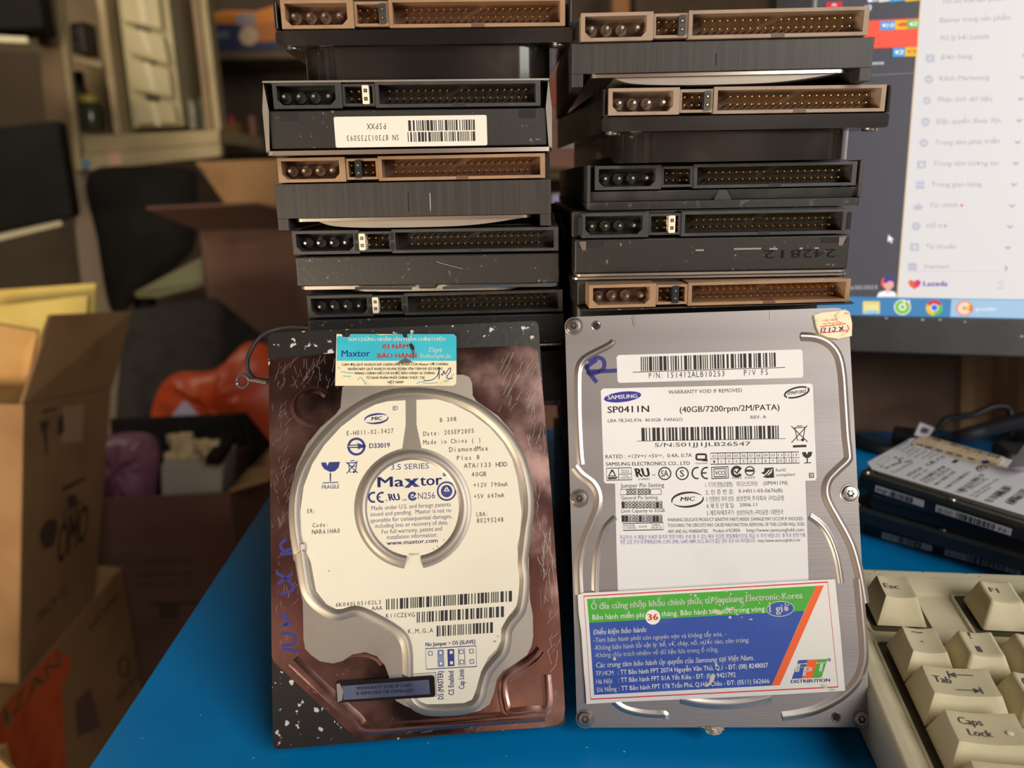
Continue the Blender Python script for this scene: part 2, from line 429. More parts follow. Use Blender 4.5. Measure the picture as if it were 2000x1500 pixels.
def connectors(root, W, H, zc, plastic, floor_c, caps=(), cols=4, slots=False, inner=None, xoff=0.0, drop_top=False):
    """the power socket, the jumper block and the wide data socket across the drive's rear"""
    k = W / .0972; x0 = -W / 2 + xoff; z0, z1 = zc - H / 2, zc + H / 2
    xa = x0 + .0246 * k; xb = xa + .0119 * k; x3 = x0 + W
    s_ = .0017 if slots else 0.0
    b = MB(); frame_xz(b, x0, xa, z0, z1, .0011, 0, .0075, plastic, chamfer=.0018, tl=.0014, tr=.0022, back=floor_c)
    ps = b.build('power_socket', root, bevel=.00018, segs=1)
    cx = (x0 + xa) / 2 - .0006
    for i in range(4):
        x = cx + (i - 1.5) * .00508
        if i < 3:
            c = MB(); c.lathe([(.0019, 0), (.0019, .0022)], floor_c, 16, axis='-y'); c.build('pin_boss', ps, matrix=Matrix.Translation((x, .0074, zc - .0004)))
        put(PIN_N, 'power_pin', ps, (x, .0074, zc - .0002))
    b = MB(); frame_xz(b, xa + .0001, xb, z0 + .0006, z1 - .0006, .0009, .0006 if not slots else 0, .0075, plastic, back=floor_c)
    jb = b.build('jumper_block', root, bevel=.00015, segs=1)
    jx = (xa + xb) / 2
    for i in range(cols):
        for r in (-1, 1):
            put(PIN_G, 'pin', jb, (jx + (i - (cols - 1) / 2) * .00254, .0074, zc + r * .00127))
    for (ci, kind) in caps:
        x = jx + (ci - (cols - 1) / 2) * .00254; m = {'w': whitep, 'k': blackp, 'b': bluep}[kind]
        c = MB(); c.prism(rrect(-.00118, .00118, -.0031, .0031, .0003, 2), -.0052, 0, m, plane='xz')
        for r in (-1, 1): c.prism(rrect(-.0006, .0006, r * .00135 - .0006, r * .00135 + .0006, .0001, 1), None, .00004, dark, plane='xz'); c.prism(rrect(-.0003, .0003, r * .00135 - .0003, r * .00135 + .0003, .0001, 1), None, .00007, gold, plane='xz')
        tag(c.build('jumper_cap', jb, matrix=Matrix.Translation((x, -.0002, zc))), {'w': 'white plastic jumper cap', 'k': 'black plastic jumper cap', 'b': 'smoky blue jumper cap'}[kind])
    b = MB(); frame_xz(b, xb + .0001, x3, z0, z1, .0011, 0, .0075, plastic, back=floor_c, tl=.0013, tr=.0017)
    mid = (xb + x3) / 2
    b.prism([(mid - .0022, z0 - .00005), (mid + .0024, z0 - .00005), (mid + .0022, z0 + .0013), (mid - .002, z0 + .0013)], -.003, .00012, floor_c, plane='xz')   # the polarising notch in the lower rim
    ds = b.build('data_socket', root, bevel=.00018, segs=1)
    for i in range(20):
        for r in (-1, 1):
            if r == 1 and i == 9: continue
            put(PIN_G, 'pin', ds, (mid + (i - 9.5) * .00254, .0074, zc + r * .00127))
    if slots:
        for x in (xa - .0009, xb + .0001):
            c = MB(); c.box(x - .0008, x + .0008, -.0002, .002, z0 + .0012, zc - .0006, dark); c.box(x - .0008, x + .0008, -.0002, .002, zc + .0006, z1 - .0012, dark); c.build('slot', ds)
    return ps, jb, ds

STACKS = 'hard drives stacked flat with their sockets to the front'
def drive(name, label, x, y, zc, yaw, T, W, H, kind, plastic, floor_c, caps=(), cols=4, slots=False, roll=-.4, inset=None, depth=.146, xoff=0.0):
    z0 = zc + .0049 - T
    mat_ = Matrix.Translation((x, y, z0)) @ Matrix.Rotation(math.radians(yaw), 4, 'Z') @ Matrix.Rotation(math.radians(0), 4, 'Y')
    root = empty(name, label, 'hard drive', matrix=mat_, group=STACKS)
    g = .00012
    zt = T - g; zl = zt - .0095            # zl: underside of the socket row
    hw = .0508; zcl = T - .0049
    rec = .0105                            # the sockets sit in front of this
    b = MB()
    if kind == 'inset':                    # flange at the top, narrower tub below
        b.prism(rrect(-hw, hw, zl - .0050, zl - .0002, .001, 2), -.012, -.0004, black_gloss, plane='xz')
        b.box(-hw, hw, .012, depth, zl - .0050, zt, black_gloss)
        b.box(-hw, -hw + .0012, .0002, .012, zl, zt - .0004, black_gloss); b.box(hw - .0012, hw, .0002, .012, zl, zt - .0004, black_gloss)
        b.build('flange', root, bevel=.0005)
        t = MB(); ins = inset if inset is not None else .0035
        pts = [(px_, py_) for px_, py_ in rrect(-hw + .0065, hw - .0065, ins, depth - .006, .013, 7)]
        t.prism(pts, g, zl - .0051, black_gloss, smooth=True); t.build('tub', root, bevel=.0009)
        for sx in (-1, 1):
            s_ = put(SCREW, 'screw', root, (sx * (hw - .0045), .0048, zl - .0051)); s_.rotation_euler = (math.pi, 0, 0)
    elif kind == 'block':                  # square body, steel cover underneath
        lip = .0042
        b.box(-hw, hw, .0012, depth, lip + .0002, zl - .0001, brushed); b.box(-hw, hw, rec, depth, zl - .0001, zt, black_case)
        for xs in (-.002, .006): b.box(xs, xs + .0003, .0010, .0013, lip + .002, zl - .004, silver if xs > 0 else dark)
        for sx in (-1, 1): b.box(sx * hw - .004 * (1 + sx) / 2 * 1, sx * hw + .004 * (1 - sx) / 2, .0012, depth, g, lip + .0002, brushed)
        b.build('body', root, bevel=.0007)
        c = MB(); c.prism(rrect(-hw + .006, hw - .0075, .0022, depth - .003, .003), lip - .0011, lip, silver)
        c.build('cover_plate', root, bevel=.0003)
        c = MB(); c.prism(cr([(-.036, lip - .0012), (-.030, lip - .0030), (-.015, lip - .0038), (.012, lip - .0038), (.026, lip - .003), (.040, lip - .0012)], 5), -.10, -.0032, steel_grey, plane='xz', smooth=True)
        c.build('cover_dome', root)
    elif kind == 'shroud':                 # steel shell folded around the sockets, label on the rear wall
        b.box(-hw + .0016, hw - .0016, .0012, depth, .0022, zl - .0001, black_case); b.box(-hw + .0016, hw - .0016, rec, depth, zl, zt - .0007, black_case)
        b.build('body', root, bevel=.0006)
        c = MB(); c.box(-hw + .001, hw - .001, -.0003, depth, zt - .0006, zt, steel_grey)
        for sx in (-1, 1):
            c.add([(sx * (hw - .0012), .0002, zt - .0005), (sx * hw, .0002, zl), (sx * hw, .0002, .0012), (sx * (hw - .0012), .0002, .0012), (sx * (hw - .0022), .0002, zl),
                   (sx * (hw - .0012), depth, zt - .0005), (sx * hw, depth, zl), (sx * hw, depth, .0012)],
                  [(0, 1, 4), (1, 2, 3, 4), (0, 5, 6, 1), (1, 6, 7, 2)], steel_grey)
        c.build('shell', root)
        c = MB(); c.prism(rrect(-hw, hw, -.0006, depth, .002), g, .0016, silver); c.build('base_lip', root, bevel=.0004)
        for sx in (-1, 1):
            c = MB(); c.box(sx * .042 - .003, sx * .042 + .003, .0011, .0013, zl - .0036, zl - .0006, dark); c.build('notch', root)
        c = MB(); lw, lh = .0270, .0052; cz = zl - .0076; cx = .0004
        c.prism(rrect(cx - lw, cx + lw, cz - lh, cz + lh, .0006, 3), -.0012, -.00108, paper, plane='xz')
        Wd = -.00104
        def T2(t, xr, xl, zb, cap): word(c, t, (xr, zb), (xl, zb), cap, Wd, ink, plane='xz', mono=True)
        T2('SN 873013735093', cx - .0045, cx - .0230, cz - .0011, .0019); T2('PSPXX', cx - .0088, cx - .0155, cz + .0028, .0019)
        bars(c, (cx - .001, cz + .0037), (cx + .0230, cz + .0037), (cx + .0230, cz + .0001), (cx - .001, cz + .0001), 74, Wd, ink, 5, plane='xz')
        bars(c, (cx - .0014, cz - .0003), (cx + .0230, cz - .0003), (cx + .0230, cz - .0036), (cx - .0014, cz - .0036), 80, Wd, ink, 9, plane='xz')
        tag(c.build('barcode_label', root), 'white paper label with printing upside down')
    elif kind == 'covered':                # body with a bright cover lip below that breaks in the middle
        b.box(-hw, hw, .0014, depth, .0030, zl - .0006, black_case); b.box(-hw, hw, rec, depth, zl - .0006, zt, black_case)
        b.box(-.0035, .0035, .0013, .02, .0016, .004, black_case)
        b.build('body', root, bevel=.0007)
        c = MB(); c.prism(rrect(-hw + .0005, hw - .0003, .0030, depth - .003, .003), .0016, .0029, steel_grey); c.build('cover_plate', root, bevel=.0003)
        c = MB(); c.tube([(-.028, .0011, .0022), (-.006, .0011, .0018)], .0005, silver); c.tube([(.006, .0011, .0018), (.030, .0011, .0024), (hw - .001, .0011, .0028)], .0005, silver); c.build('cover_lip', root)
        c = MB(); c.prism(rrect(-.034, .036, .006, depth - .02, .01), g, .0018, steel_grey); c.build('cover_dome', root, bevel=.0006)
        c = MB(); c.add([(.004, .0009, .012), (.009, .0009, .0105), (.014, .0009, .0092), (.014, .0009, .0090), (.009, .0009, .0103), (.004, .0009, .0118)], [(5, 4, 1, 0), (4, 3, 2, 1)], foil_scr); c.build('scratch', root)
        c = MB(); c.box(-.002, .040, .0125, .016, zt, zt + .00008, paper_grey); c.build('label_edge', root)
    elif kind == 'slim':                   # thin drive with a stepped rear wall
        b.box(-hw, hw, rec, depth, zl, zt, black_case)
        b.add([(-hw, .0014, zl - .0001), (hw, .0014, zl - .0001), (hw, .0028, .0030), (-hw, .0028, .0030), (-hw, depth, zl - .0001), (hw, depth, zl - .0001), (hw, depth, .003), (-hw, depth, .003)],
              [(0, 3, 2, 1), (0, 1, 5, 4), (1, 2, 6, 5), (3, 0, 4, 7), (2, 3, 7, 6), (4, 5, 6, 7)], blackp)
        b.box(hw - .0012, hw + .0002, .0003, .012, .003, zt, blackp); b.box(-hw - .0004, -hw + .0010, .0003, .012, .003, zt, blackp)
        b.build('body', root, bevel=.0004)
        c = MB(); c.prism([(-.0038, .0031), (-.0020, zl - .0003), (.0008, zl - .0003), (.0028, .0031)], -.006, -.0010, blackp, plane='xz'); c.build('rib', root, bevel=.0004)
        c = MB(); c.prism(rrect(-hw - .0006, hw + .0004, .0008, depth, .0015), g, .0030, black_dust); c.build('base_flange', root, bevel=.0005)
    elif kind == 'ribbed':                 # body with cut corners at the top and a folded double lip below
        b.box(-hw + .0004, hw - .0004, .0016, depth, .0022, zl - .0002, black_case); b.box(-hw, hw, rec, depth, zl - .0002, zt, black_case)
        b.build('body', root, bevel=.0007)
        c = MB(); c.prism(rrect(-hw - .0003, hw - .0008, .0006, depth, .002), g, .0009, silver); c.prism(rrect(-hw + .0008, hw - .0012, .0008, depth, .002), .0012, .0021, steel_grey); c.build('cover_lip', root, bevel=.0003)
        for sx in (-1, 1):
            c = MB(); c.box(sx * .0445 - .0045, sx * .0445 + .0045, .0013, .0017, zl - .003, zl - .0012, dark); c.build('notch', root)
            c = MB(); c.prism([(sx * .0488, zl - .001), (sx * .0462, zl - .001), (sx * .0462, zl - .0042), (sx * .0476, zl - .0042)], -.0018, -.0012, silver, plane='xz'); c.build('tab', root)
            c = MB(); c.box(sx * (hw - .0022) - .0007, sx * (hw - .0022) + .0007, -.0003, .004, zcl - .0030, zcl + .0030, dark); c.build('slot', root)
        c = MB(); word(c, '2428', (.0455, .0096), (.0290, .0096), .0030, -.00154, dark, bold=.01, plane='xz'); word(c, '12', (.0265, .0096), (.0190, .0096), .0030, -.00154, dark, bold=.01, plane='xz'); c.build('stamped_number', root)
        c = MB()
        for (xa_, xb_, zz) in ((-.006, -.003, zl - .0052), (.008, .018, zl - .0050), (.021, .024, zl - .0052), (.032, .0332, zl - .0052), (.0375, .039, zl - .0052)): c.box(xa_, xb_, .0012, .0017, zz, zz + .0006, foil_scr)
        c.build('scuff', root)
    elif kind == 'flush':                  # flange with a tub set far back
        b.box(-hw, hw, .0014, depth, zl - .0008, zl, black_case); b.box(-hw, hw, rec, depth, zl, zt, black_case)
        b.build('flange', root, bevel=.0004)
        t = MB(); t.prism(rrect(-hw + .001, hw - .001, inset, depth - .002, .003), g, zl - .0009, black_case); t.build('tub', root, bevel=.0006)
    connectors(root, W, H, zcl, plastic, floor_c, caps, cols, slots, xoff=xoff)
    return root

brown_in = M('brown_socket_shade', (104, 74, 56), .6); tan_in = M('tan_socket_shade', (104, 84, 70), .6); black_in = M('black_socket_shade', (30, 29, 28), .6)  # darker copies of the plastics: shade deep in the sockets put into colour
drive('hard_drive', 'top hard drive of the left stack, brown sockets over a glossy black tub', -.0276, .2844, .2509, 2.2, .0258, .0966, .0090, 'inset', brown, brown_in, [(3, 'k')])
drive('hard_drive', 'black hard drive with a white barcode label upside down on its rear, left stack', -.0345, .2856, .2251, 4.2, .0249, .0934, .0086, 'shroud', blackp, black_in, [(3, 'w')], cols=5)
drive('hard_drive', 'brown-socketed hard drive below the one with the white barcode label, left stack', -.0351, .2886, .2002, -.4, .0265, .0972, .0086, 'block', brown, brown_in, [(1, 'b')])
drive('hard_drive', 'all-black hard drive, white jumper, directly under the lower brown-socketed one, left stack', -.0320, .2931, .1737, -2.3, .0248, .1010, .0088, 'covered', blackp, black_in, [(0, 'w')], cols=5, slots=True)
drive('hard_drive', 'all-black hard drive, white jumper, just above the leaning mirror-faced drive, left stack', -.0293, .2985, .1489, 2.5, .0255, .1000, .0086, 'covered', blackp, black_in, [(0, 'w')], cols=5, slots=True)
drive('hard_drive', 'top hard drive of the right stack, brown sockets over a brushed black body', .0731, .2769, .2443, -1.4, .0237, .0955, .0088, 'block', tan, tan_in, [(3, 'k')])
drive('hard_drive', 'hard drive with tan sockets and narrower black tub, second from top of right stack', .0836, .2803, .2206, 2.5, .0252, .0973, .0088, 'inset', tan, tan_in, [(3, 'k')], inset=.006)
drive('hard_drive', 'thin black hard drive with a ridged rear and dusty flange in the right stack', .0803, .2913, .1954, .4, .0166, .0966, .0086, 'slim', blackp, black_in, [])
drive('hard_drive', 'black hard drive stamped with faint digits, white jumper, right stack', .0743, .2818, .1788, -.5, .0246, .0960, .0088, 'ribbed', blackp, black_in, [(3, 'w')], cols=5)
drive('hard_drive', 'brown-socketed hard drive just above the leaning steel-faced drive, right stack', .0763, .2758, .1542, 2.7, .0262, .0960, .0084, 'flush', brown, brown_in, [(2, 'b')], inset=.027)
# the covered lower part of each stack
def plain(label, x, y, z0, T, yaw):
    root = empty('hard_drive', label, 'hard drive', matrix=Matrix.Translation((x, y, z0)) @ Matrix.Rotation(math.radians(yaw), 4, 'Z'), group=STACKS)
    b = MB(); b.prism(rrect(-.0506, .0506, 0, .146, .002, 3), .003, T - .0002, black_case); b.build('body', root, bevel=.0006)
    c = MB(); c.prism(rrect(-.048, .048, .003, .142, .004, 3), .0001, .0029, steel_grey); c.build('cover_plate', root)
    return root
plain('black hard drive peeking out between the two leaning drives, left stack', -.0265, .3015, .1040, .0243, 1.5)
for i in range(4): plain('black hard drive low in the left stack behind the mirror-faced one', -.043 + .002 * (i % 2), .306 + .002 * (i % 3), .026 * i, .026, .5 - i * .4)
for i in range(5): plain('black hard drive low in the right stack behind the leaning labelled one', .078 - .001 * (i % 2), .305 + .001 * (i % 3), .02658 * i, .02658, 1 - i * .5)
# ------------------------------------------------------------------ left leaning drive: mirror foil face, round label
Z5 = lambda X, Y: (500 + X / 3, 600 + Y / 3)
Z6 = lambda X, Y: (500 + X * .315, 1050 + Y * .315)
Z7 = lambda X, Y: (1080 + X * .32667, 590 + Y * .32667)
Z8 = lambda X, Y: (1080 + X * .32, 1050 + Y * .32)
ZS = lambda X, Y: (640 + X * .14, 640 + Y * .14)
ZF = lambda X, Y: (1140 + X * .26, 1130 + Y * .26)
k5, k6, k7, k8, ks, kf = 1 / 3, .315, .32667, .32, .14, .26

FM = drive_face(-.03396, .22565, .07153, .4182, .0129, .020)
mx = empty('hard_drive', 'mirror-faced hard drive with a big round cream label, leaning on the left stack', 'hard drive', matrix=FM.MW)
g = (lambda pts, f=None: [FM.raw(*((f(*p)) if f else p)) for p in pts])
b = MB(); b.prism(rrect(-.0508, .0508, 0, .147, .002, 4), -.0095, 0, black_tape)
b.build('case', mx, bevel=.0004)
b = MB(); b.prism(rrect(-.047, .047, .001, .112, .003, 4), -.020, -.0096, black_case); b.build('circuit_side', mx)
# foil sheet
right = [(1652, 262), (1672, 420), (1690, 600), (1715, 900), (1735, 1150), (1752, 1400)]
foil_o = g([(77, 340), (88, 315), (120, 299), (470, 268), (800, 252), (1180, 240), (1590, 224), (1635, 233)], Z5) + g(right, Z5) + g([(1862, 200), (1880, 420), (1893, 650), (1905, 850), (1916, 1060), (1905, 1130), (1870, 1160), (1780, 1176), (1200, 1215), (690, 1256), (640, 1252), (600, 1225), (110, 770), (98, 735), (95, 500), (92, 100)], Z6) + g([(82, 1000), (76, 600)], Z5)
b = MB(); b.prism(foil_o, 0, .00012, foil)
b.build('foil_cover', mx)
def inside(p, poly):
    c = False; n = len(poly)
    for i in range(n):
        a_, b_ = poly[i], poly[i - 1]
        if (a_[1] > p[1]) != (b_[1] > p[1]) and p[0] < (b_[0] - a_[0]) * (p[1] - a_[1]) / (b_[1] - a_[1]) + a_[0]: c = not c
    return c
b = MB(); rnd = random.Random(11)
def scr(n, box, Lr, f, w=.00018, ang=(40, 110)):
    for _ in range(n):
        x, y = rnd.uniform(box[0], box[2]), rnd.uniform(box[1], box[3]); a = math.radians(rnd.uniform(*ang)); L = rnd.uniform(*Lr)
        p = FM.raw(*f(x, y)); q = FM.raw(*f(x + L * math.cos(a), y - L * math.sin(a))); mdl = ((p[0] + q[0]) / 2 + rnd.uniform(-.0004, .0004), (p[1] + q[1]) / 2)
        if not (inside(p, foil_o) and inside(q, foil_o)): continue
        b.stroke(cr([p, mdl, q], 3), rnd.uniform(.00005, w), .00016, foil_scr)
scr(60, (95, 320, 480, 480), (15, 90), Z5, .0001); scr(50, (90, 480, 200, 1300), (15, 80), Z5, .0001); scr(46, (1420, 250, 1660, 620), (20, 150), Z5, .00014, (50, 80)); scr(40, (1600, 620, 1700, 1400), (20, 120), Z5, .00016, (70, 110))
scr(34, (1760, 60, 1860, 500), (20, 160), Z6, .0002, (80, 120)); scr(14, (1800, 500, 1890, 1000), (20, 120), Z6, .0002); scr(26, (120, 100, 260, 760), (15, 60), Z6, .0001); scr(36, (700, 1140, 1700, 1230), (10, 60), Z6, .00012, (0, 60))
scr(26, (130, 800, 600, 1210), (10, 50), Z6, .00012, (-50, -20))
# pressed dents: raised rims of the corner pad and the screw wells
b.sweep(cr(g([(1760, 690), (1700, 760), (1560, 860), (1530, 930), (1545, 1040), (1570, 1085), (1700, 1075), (1790, 1070), (1810, 1000), (1800, 850)], Z6), 5), [(.0018, .00012), (.0006, .0004), (-.0006, .0004), (-.0018, .00012)], foil)
b.sweep(cr(g([(230, 760), (420, 940), (620, 1120), (690, 1180), (1000, 1160), (1500, 1120), (1790, 1100)], Z6), 5), [(.0022, .00012), (.0008, .0004), (-.0008, .0004), (-.0022, .00012)], foil)
b.sweep(g([p for p in ell(330, 580, 108, 100, 24, 40, 320)], Z5), [(.0014, .00012), (.0004, .00024), (-.0004, .00022), (-.0014, .00012)], foil)
b.sweep(g([p for p in ell(640, 800, 150, 88, 24, 200, 350)], Z6), [(.0014, .00012), (.0004, .00026), (-.0004, .00024), (-.0014, .00012)], foil)
b.build('foil_creases', mx)
# the handwriting down the foil's left edge
b = MB()
for pts in ([(560, 1052), (548, 1064), (556, 1076), (572, 1070)], [(540, 1118), (566, 1136), (572, 1152), (548, 1160)], [(543, 1140), (572, 1120)], [(546, 1205), (560, 1202), (558, 1222)], [(550, 1222), (572, 1216)], [(549, 1236), (574, 1240), (572, 1258), (549, 1260)], [(552, 1268), (584, 1272)], [(547, 1082), (578, 1080)]):
    b.stroke(cr(g(pts), 5), .0011, .00020, marker)
tag(b.build('handwriting', mx), 'blue marker writing')
# grey raised cover
plate = g([(505, 500), (508, 470), (560, 440), (1160, 397), (1215, 398), (1250, 412), (1266, 445), (1270, 520), (1292, 552), (1420, 640), (1500, 735), (1560, 850), (1598, 980), (1612, 1080), (1608, 1190), (1585, 1340), (1590, 1420)], Z5) + \
        g([(1690, 120), (1697, 380), (1715, 480), (1718, 610), (1708, 670), (1680, 725), (1600, 782), (1530, 824), (1492, 880), (1475, 960), (1448, 1030), (1390, 1070), (1300, 1090), (1130, 1100), (1040, 1085), (930, 1042), (870, 1010), (840, 960), (826, 860), (800, 790), (750, 733), (680, 708), (600, 722), (540, 762), (480, 778), (400, 765), (345, 728), (308, 688), (297, 630), (293, 400), (270, 300), (245, 150)], Z6) + \
        g([(222, 1480), (202, 1340), (196, 1200), (205, 1080), (240, 930), (300, 805), (380, 705), (470, 628), (497, 590)], Z5)
b = MB(); b.prism(plate, .00012, .0007, steel_grey, smooth=True); b.build('cover_plate', mx, bevel=.00025)
# embossed rim around the label
rim = [Z5(*p) for p in [(900, 508), (780, 522), (660, 565), (540, 640), (430, 740), (335, 860), (272, 980), (240, 1100), (234, 1220), (243, 1330), (262, 1430)]] + \
      [Z6(*p) for p in [(282, 40), (302, 180), (326, 320), (370, 392), (440, 446), (500, 470), (550, 462), (600, 447), (655, 452), (740, 490), (850, 552), (920, 612), (946, 690), (951, 800), (951, 930), (972, 1000), (1020, 1042), (1100, 1060), (1250, 1055), (1335, 1035), (1380, 985), (1398, 910), (1425, 830), (1475, 765), (1520, 712), (1540, 650), (1548, 575), (1580, 515), (1625, 460), (1643, 400), (1653, 320), (1655, 240), (1645, 150), (1655, 60)]] + \
      [Z5(*p) for p in [(1575, 1310), (1590, 1200), (1588, 1090), (1566, 970), (1528, 860), (1458, 750), (1370, 660), (1270, 588), (1150, 540), (1020, 514)]]
path = cr(g(rim), 5, True)
prof = [(-.0024, .0007), (-.0019, .0010), (-.0010, .0015), (-.0001, .0017), (.0006, .0014), (.0011, .0010), (.0016, .0007)]
b = MB(); b.sweep(path, prof, steel_grey, closed=True); tag(b.build('embossed_rim', mx), 'raised rim')
# the printed label
lab = g([(770, 553), (875, 547), (940, 545), (1060, 540), (1150, 566), (1260, 622), (1370, 706), (1450, 800), (1500, 890), (1530, 1000), (1542, 1090), (1556, 1200), (1545, 1330), (1530, 1400), (1534, 1480)], Z5) + \
      g([(1622, 60), (1630, 200), (1634, 310), (1615, 420), (1560, 490), (1520, 560), (1518, 640), (1490, 690), (1440, 740), (1395, 830), (1372, 920), (1340, 1000), (1290, 1022), (1050, 1030), (992, 1010), (972, 960), (966, 700), (940, 630), (890, 580), (700, 472), (640, 442), (580, 437), (500, 442), (440, 412), (375, 330), (342, 150)], Z6) + \
      g([(290, 1420), (268, 1330), (262, 1200), (282, 1050), (332, 920), (402, 810), (500, 702), (620, 612), (700, 572)], Z5)
pm = M('cream_label_paper', (226, 221, 202), .55, rgb2=(214, 207, 184), scale=20, lo=.5, hi=.85)
b = MB(); b.prism(lab, .0007, .00082, pm)
FM.tf = Z5; w = .00086
# grey spoke and hub recess
gap = M('bare_cover_grey', (150, 142, 132), .45, metal=.7)  # grey cover metal left bare by the label, also used for nicks
b.prism(g([(877, 540), (940, 540), (941, 690), (975, 850), (855, 850), (878, 690)], Z5), .0007, w, gap)
hub_c = (920, 1178)
ring_px = [(hub_c[0] + 305 * math.cos(math.radians(a)), hub_c[1] + 318 * math.sin(math.radians(a))) for a in range(-262, 84, 6)]
ringp = [FM(*p) for p in ring_px]
b.sweep(ringp, [(-.0023, w), (.0023, w)], gap, smooth=False)
W_ = lambda *a, **k: FM.word(b, *a[:5], a[5], a[6] if len(a) > 6 else w + .00004, a[7] if len(a) > 7 else ink, **k)
def wd(t, x0, y0, x1, y1, h, m=ink, **k): FM.word(b, t, x0, y0, x1, y1, h, w + .00004, m, **k)
wd('ID', 804, 607, 832, 605, 25, ink_blue)
wd('E-H011-02-3427', 532, 754, 808, 738, 26, ink_soft, mono=True)
wd('D33019', 666, 828, 785, 823, 28, ink_blue, bold=.015)
wd('B 308', 1078, 676, 1175, 668, 25, ink_soft, mono=True)
wd('Date: 20SEP2005', 982, 756, 1278, 738, 26, ink_soft, mono=True)
wd('Made in China ( )', 982, 806, 1318, 792, 26, ink_soft, mono=True)
wd('DiamondMax', 1134, 850, 1360, 841, 28, ink_soft, mono=True)
wd('Plus 8', 1176, 898, 1310, 892, 26, ink_soft, mono=True)
wd('ATA/133 HDD', 1220, 944, 1470, 934, 27, ink_soft, mono=True)
wd('40GB', 1262, 994, 1350, 990, 26, ink_soft, mono=True)
wd('+12V 790mA', 1274, 1056, 1472, 1050, 25, ink_soft, mono=True)
wd('+5V 647mA', 1276, 1122, 1452, 1114, 25, ink_soft, mono=True)
wd('LBA:', 1290, 1226, 1362, 1223, 25, ink_soft, mono=True)
wd('80293248', 1293, 1264, 1450, 1257, 27, ink_soft, mono=True)
wd('ER:', 302, 1207, 354, 1205, 24, ink_soft, mono=True)
wd('Code:', 335, 1290, 428, 1285, 24, ink_soft, mono=True)
wd('NAR61HA0', 332, 1330, 494, 1322, 26, ink_soft, mono=True)
wd('FRAGILE', 389, 1066, 490, 1062, 23, ink_blue)
# broken-glass mark
L2 = w + .00004
b.prism(g([(384, 912), (412, 910), (420, 932), (430, 909), (494, 907), (486, 940), (464, 962), (436, 966), (404, 950), (390, 932)], Z5), None, L2, ink_blue)
b.prism(g([(434, 972), (442, 972), (441, 1022), (435, 1022)], Z5), None, L2, ink_blue); b.prism(g([(394, 1028), (484, 1024), (484, 1029), (394, 1033)], Z5), None, L2, ink_blue)
# crossed bin mark
for pts in ([(530, 908), (598, 972)], [(596, 902), (532, 976)], [(538, 914), (594, 911)], [(545, 914), (551, 968), (584, 966), (592, 912)], [(552, 934), (588, 933)], [(555, 902), (580, 900)]): b.stroke(g(pts, Z5), .00018 + .00012, L2, ink_blue)
b.prism(g(ell(576, 966, 7, 7, 10), Z5), None, L2, ink_blue)
# certification oval
def arcband(f, cx, cy, rx, ry, t0, t1, rot, a0, a1, z, m, n=18):
    o = [];
    for i in range(n + 1):
        a = a0 + (a1 - a0) * i / n; s_ = math.sin(math.pi * i / n)
        o.append((a, t0 + (t1 - t0) * s_))
    P = [ell(cx, cy, rx, ry, 1, a, a + .01, rot)[0] for a, _ in o]; Q = [ell(cx, cy, rx - t, ry - t * .75, 1, a, a + .01, rot)[0] for a, t in o]
    for i in range(n):
        pp = g([P[i], P[i + 1], Q[i + 1], Q[i]], f) if f else [P[i], P[i + 1], Q[i + 1], Q[i]]
        b.prism(pp, None, z, m)
arcband(Z5, 706, 655, 70, 32, 3, 16, -.1, 170, 335, L2, ink_blue); arcband(Z5, 708, 655, 70, 32, 3, 16, -.1, -10, 155, L2, ink_blue)
wd('MIC', 678, 666, 738, 662, 21, ink_blue, bold=.03, shear=.2)
# ring mark with an arrow
c_ = g(ell(590, 818, 46, 46, 36), Z5); b.sweep(c_ + c_[:2], [(.00042, L2), (-.00042, L2)], ink_blue, smooth=False)
b.prism(g([(538, 808), (600, 806), (592, 796), (650, 815), (594, 836), (602, 826), (538, 826)], Z5), None, L2, ink_blue); b.prism(g([(544, 814), (598, 812), (598, 818), (544, 820)], Z5), None, L2 + .00002, pm)
# hub: label disc
hubp = g(ell(912, 1164, 278, 290, 48), Z5); hubp = [q_ for q_ in hubp]
b.prism(hubp, .0007, w + .00002, pm)
b.prism(g([(897, 1440), (957, 1440), (958, 1545), (898, 1545)], Z5), .0007, w + .00002, pm)
wd('3.5 SERIES', 792, 954, 1014, 946, 32, ink_blue)
wd('Ma', 716, 1056, 866, 1050, 60, ink_blue, bold=.022); wd('tor', 964, 1047, 1090, 1040, 62, ink_blue, bold=.022)
b.prism(g([(868, 1006), (898, 1004), (962, 1052), (930, 1054)], Z5), None, L2 + .00002, ink_blue); b.prism(g([(926, 1004), (956, 1002), (900, 1058), (868, 1060)], Z5), None, L2 + .00002, ink_blue)
c_ = g(ell(1106, 980, 8, 8, 14), Z5); b.sweep(c_ + c_[:2], [(.0002, L2), (-.0002, L2)], ink_blue); wd('R', 1103, 985, 1109, 985, 9, ink_blue)
for cx in (684, 734):
    b.sweep(g(ell(cx + 6, 1114, 27, 27, 20, 70, 290), Z5), [(.00036, L2 + .00002), (-.00036, L2 + .00002)], ink_blue, smooth=False)
b.prism(g([(712, 1110), (732, 1109), (732, 1116), (712, 1117)], Z5), None, L2 + .00002, ink_blue)
wd('c', 760, 1138, 775, 1137, 17, ink_blue); wd('RU', 786, 1134, 846, 1131, 40, ink_blue, bold=.05, shear=-.25); wd('us', 858, 1135, 884, 1134, 17, ink_blue)
b.sweep(g(ell(918, 1108, 20, 20, 20, 20, 330), Z5), [(.00042, L2 + .00002), (-.00042, L2 + .00002)], ink_blue, smooth=False); b.stroke(g([(908, 1104), (917, 1116), (936, 1092)], Z5), .0005, L2 + .00002, ink_blue)
wd('N256', 950, 1124, 1050, 1120, 36, ink_blue)
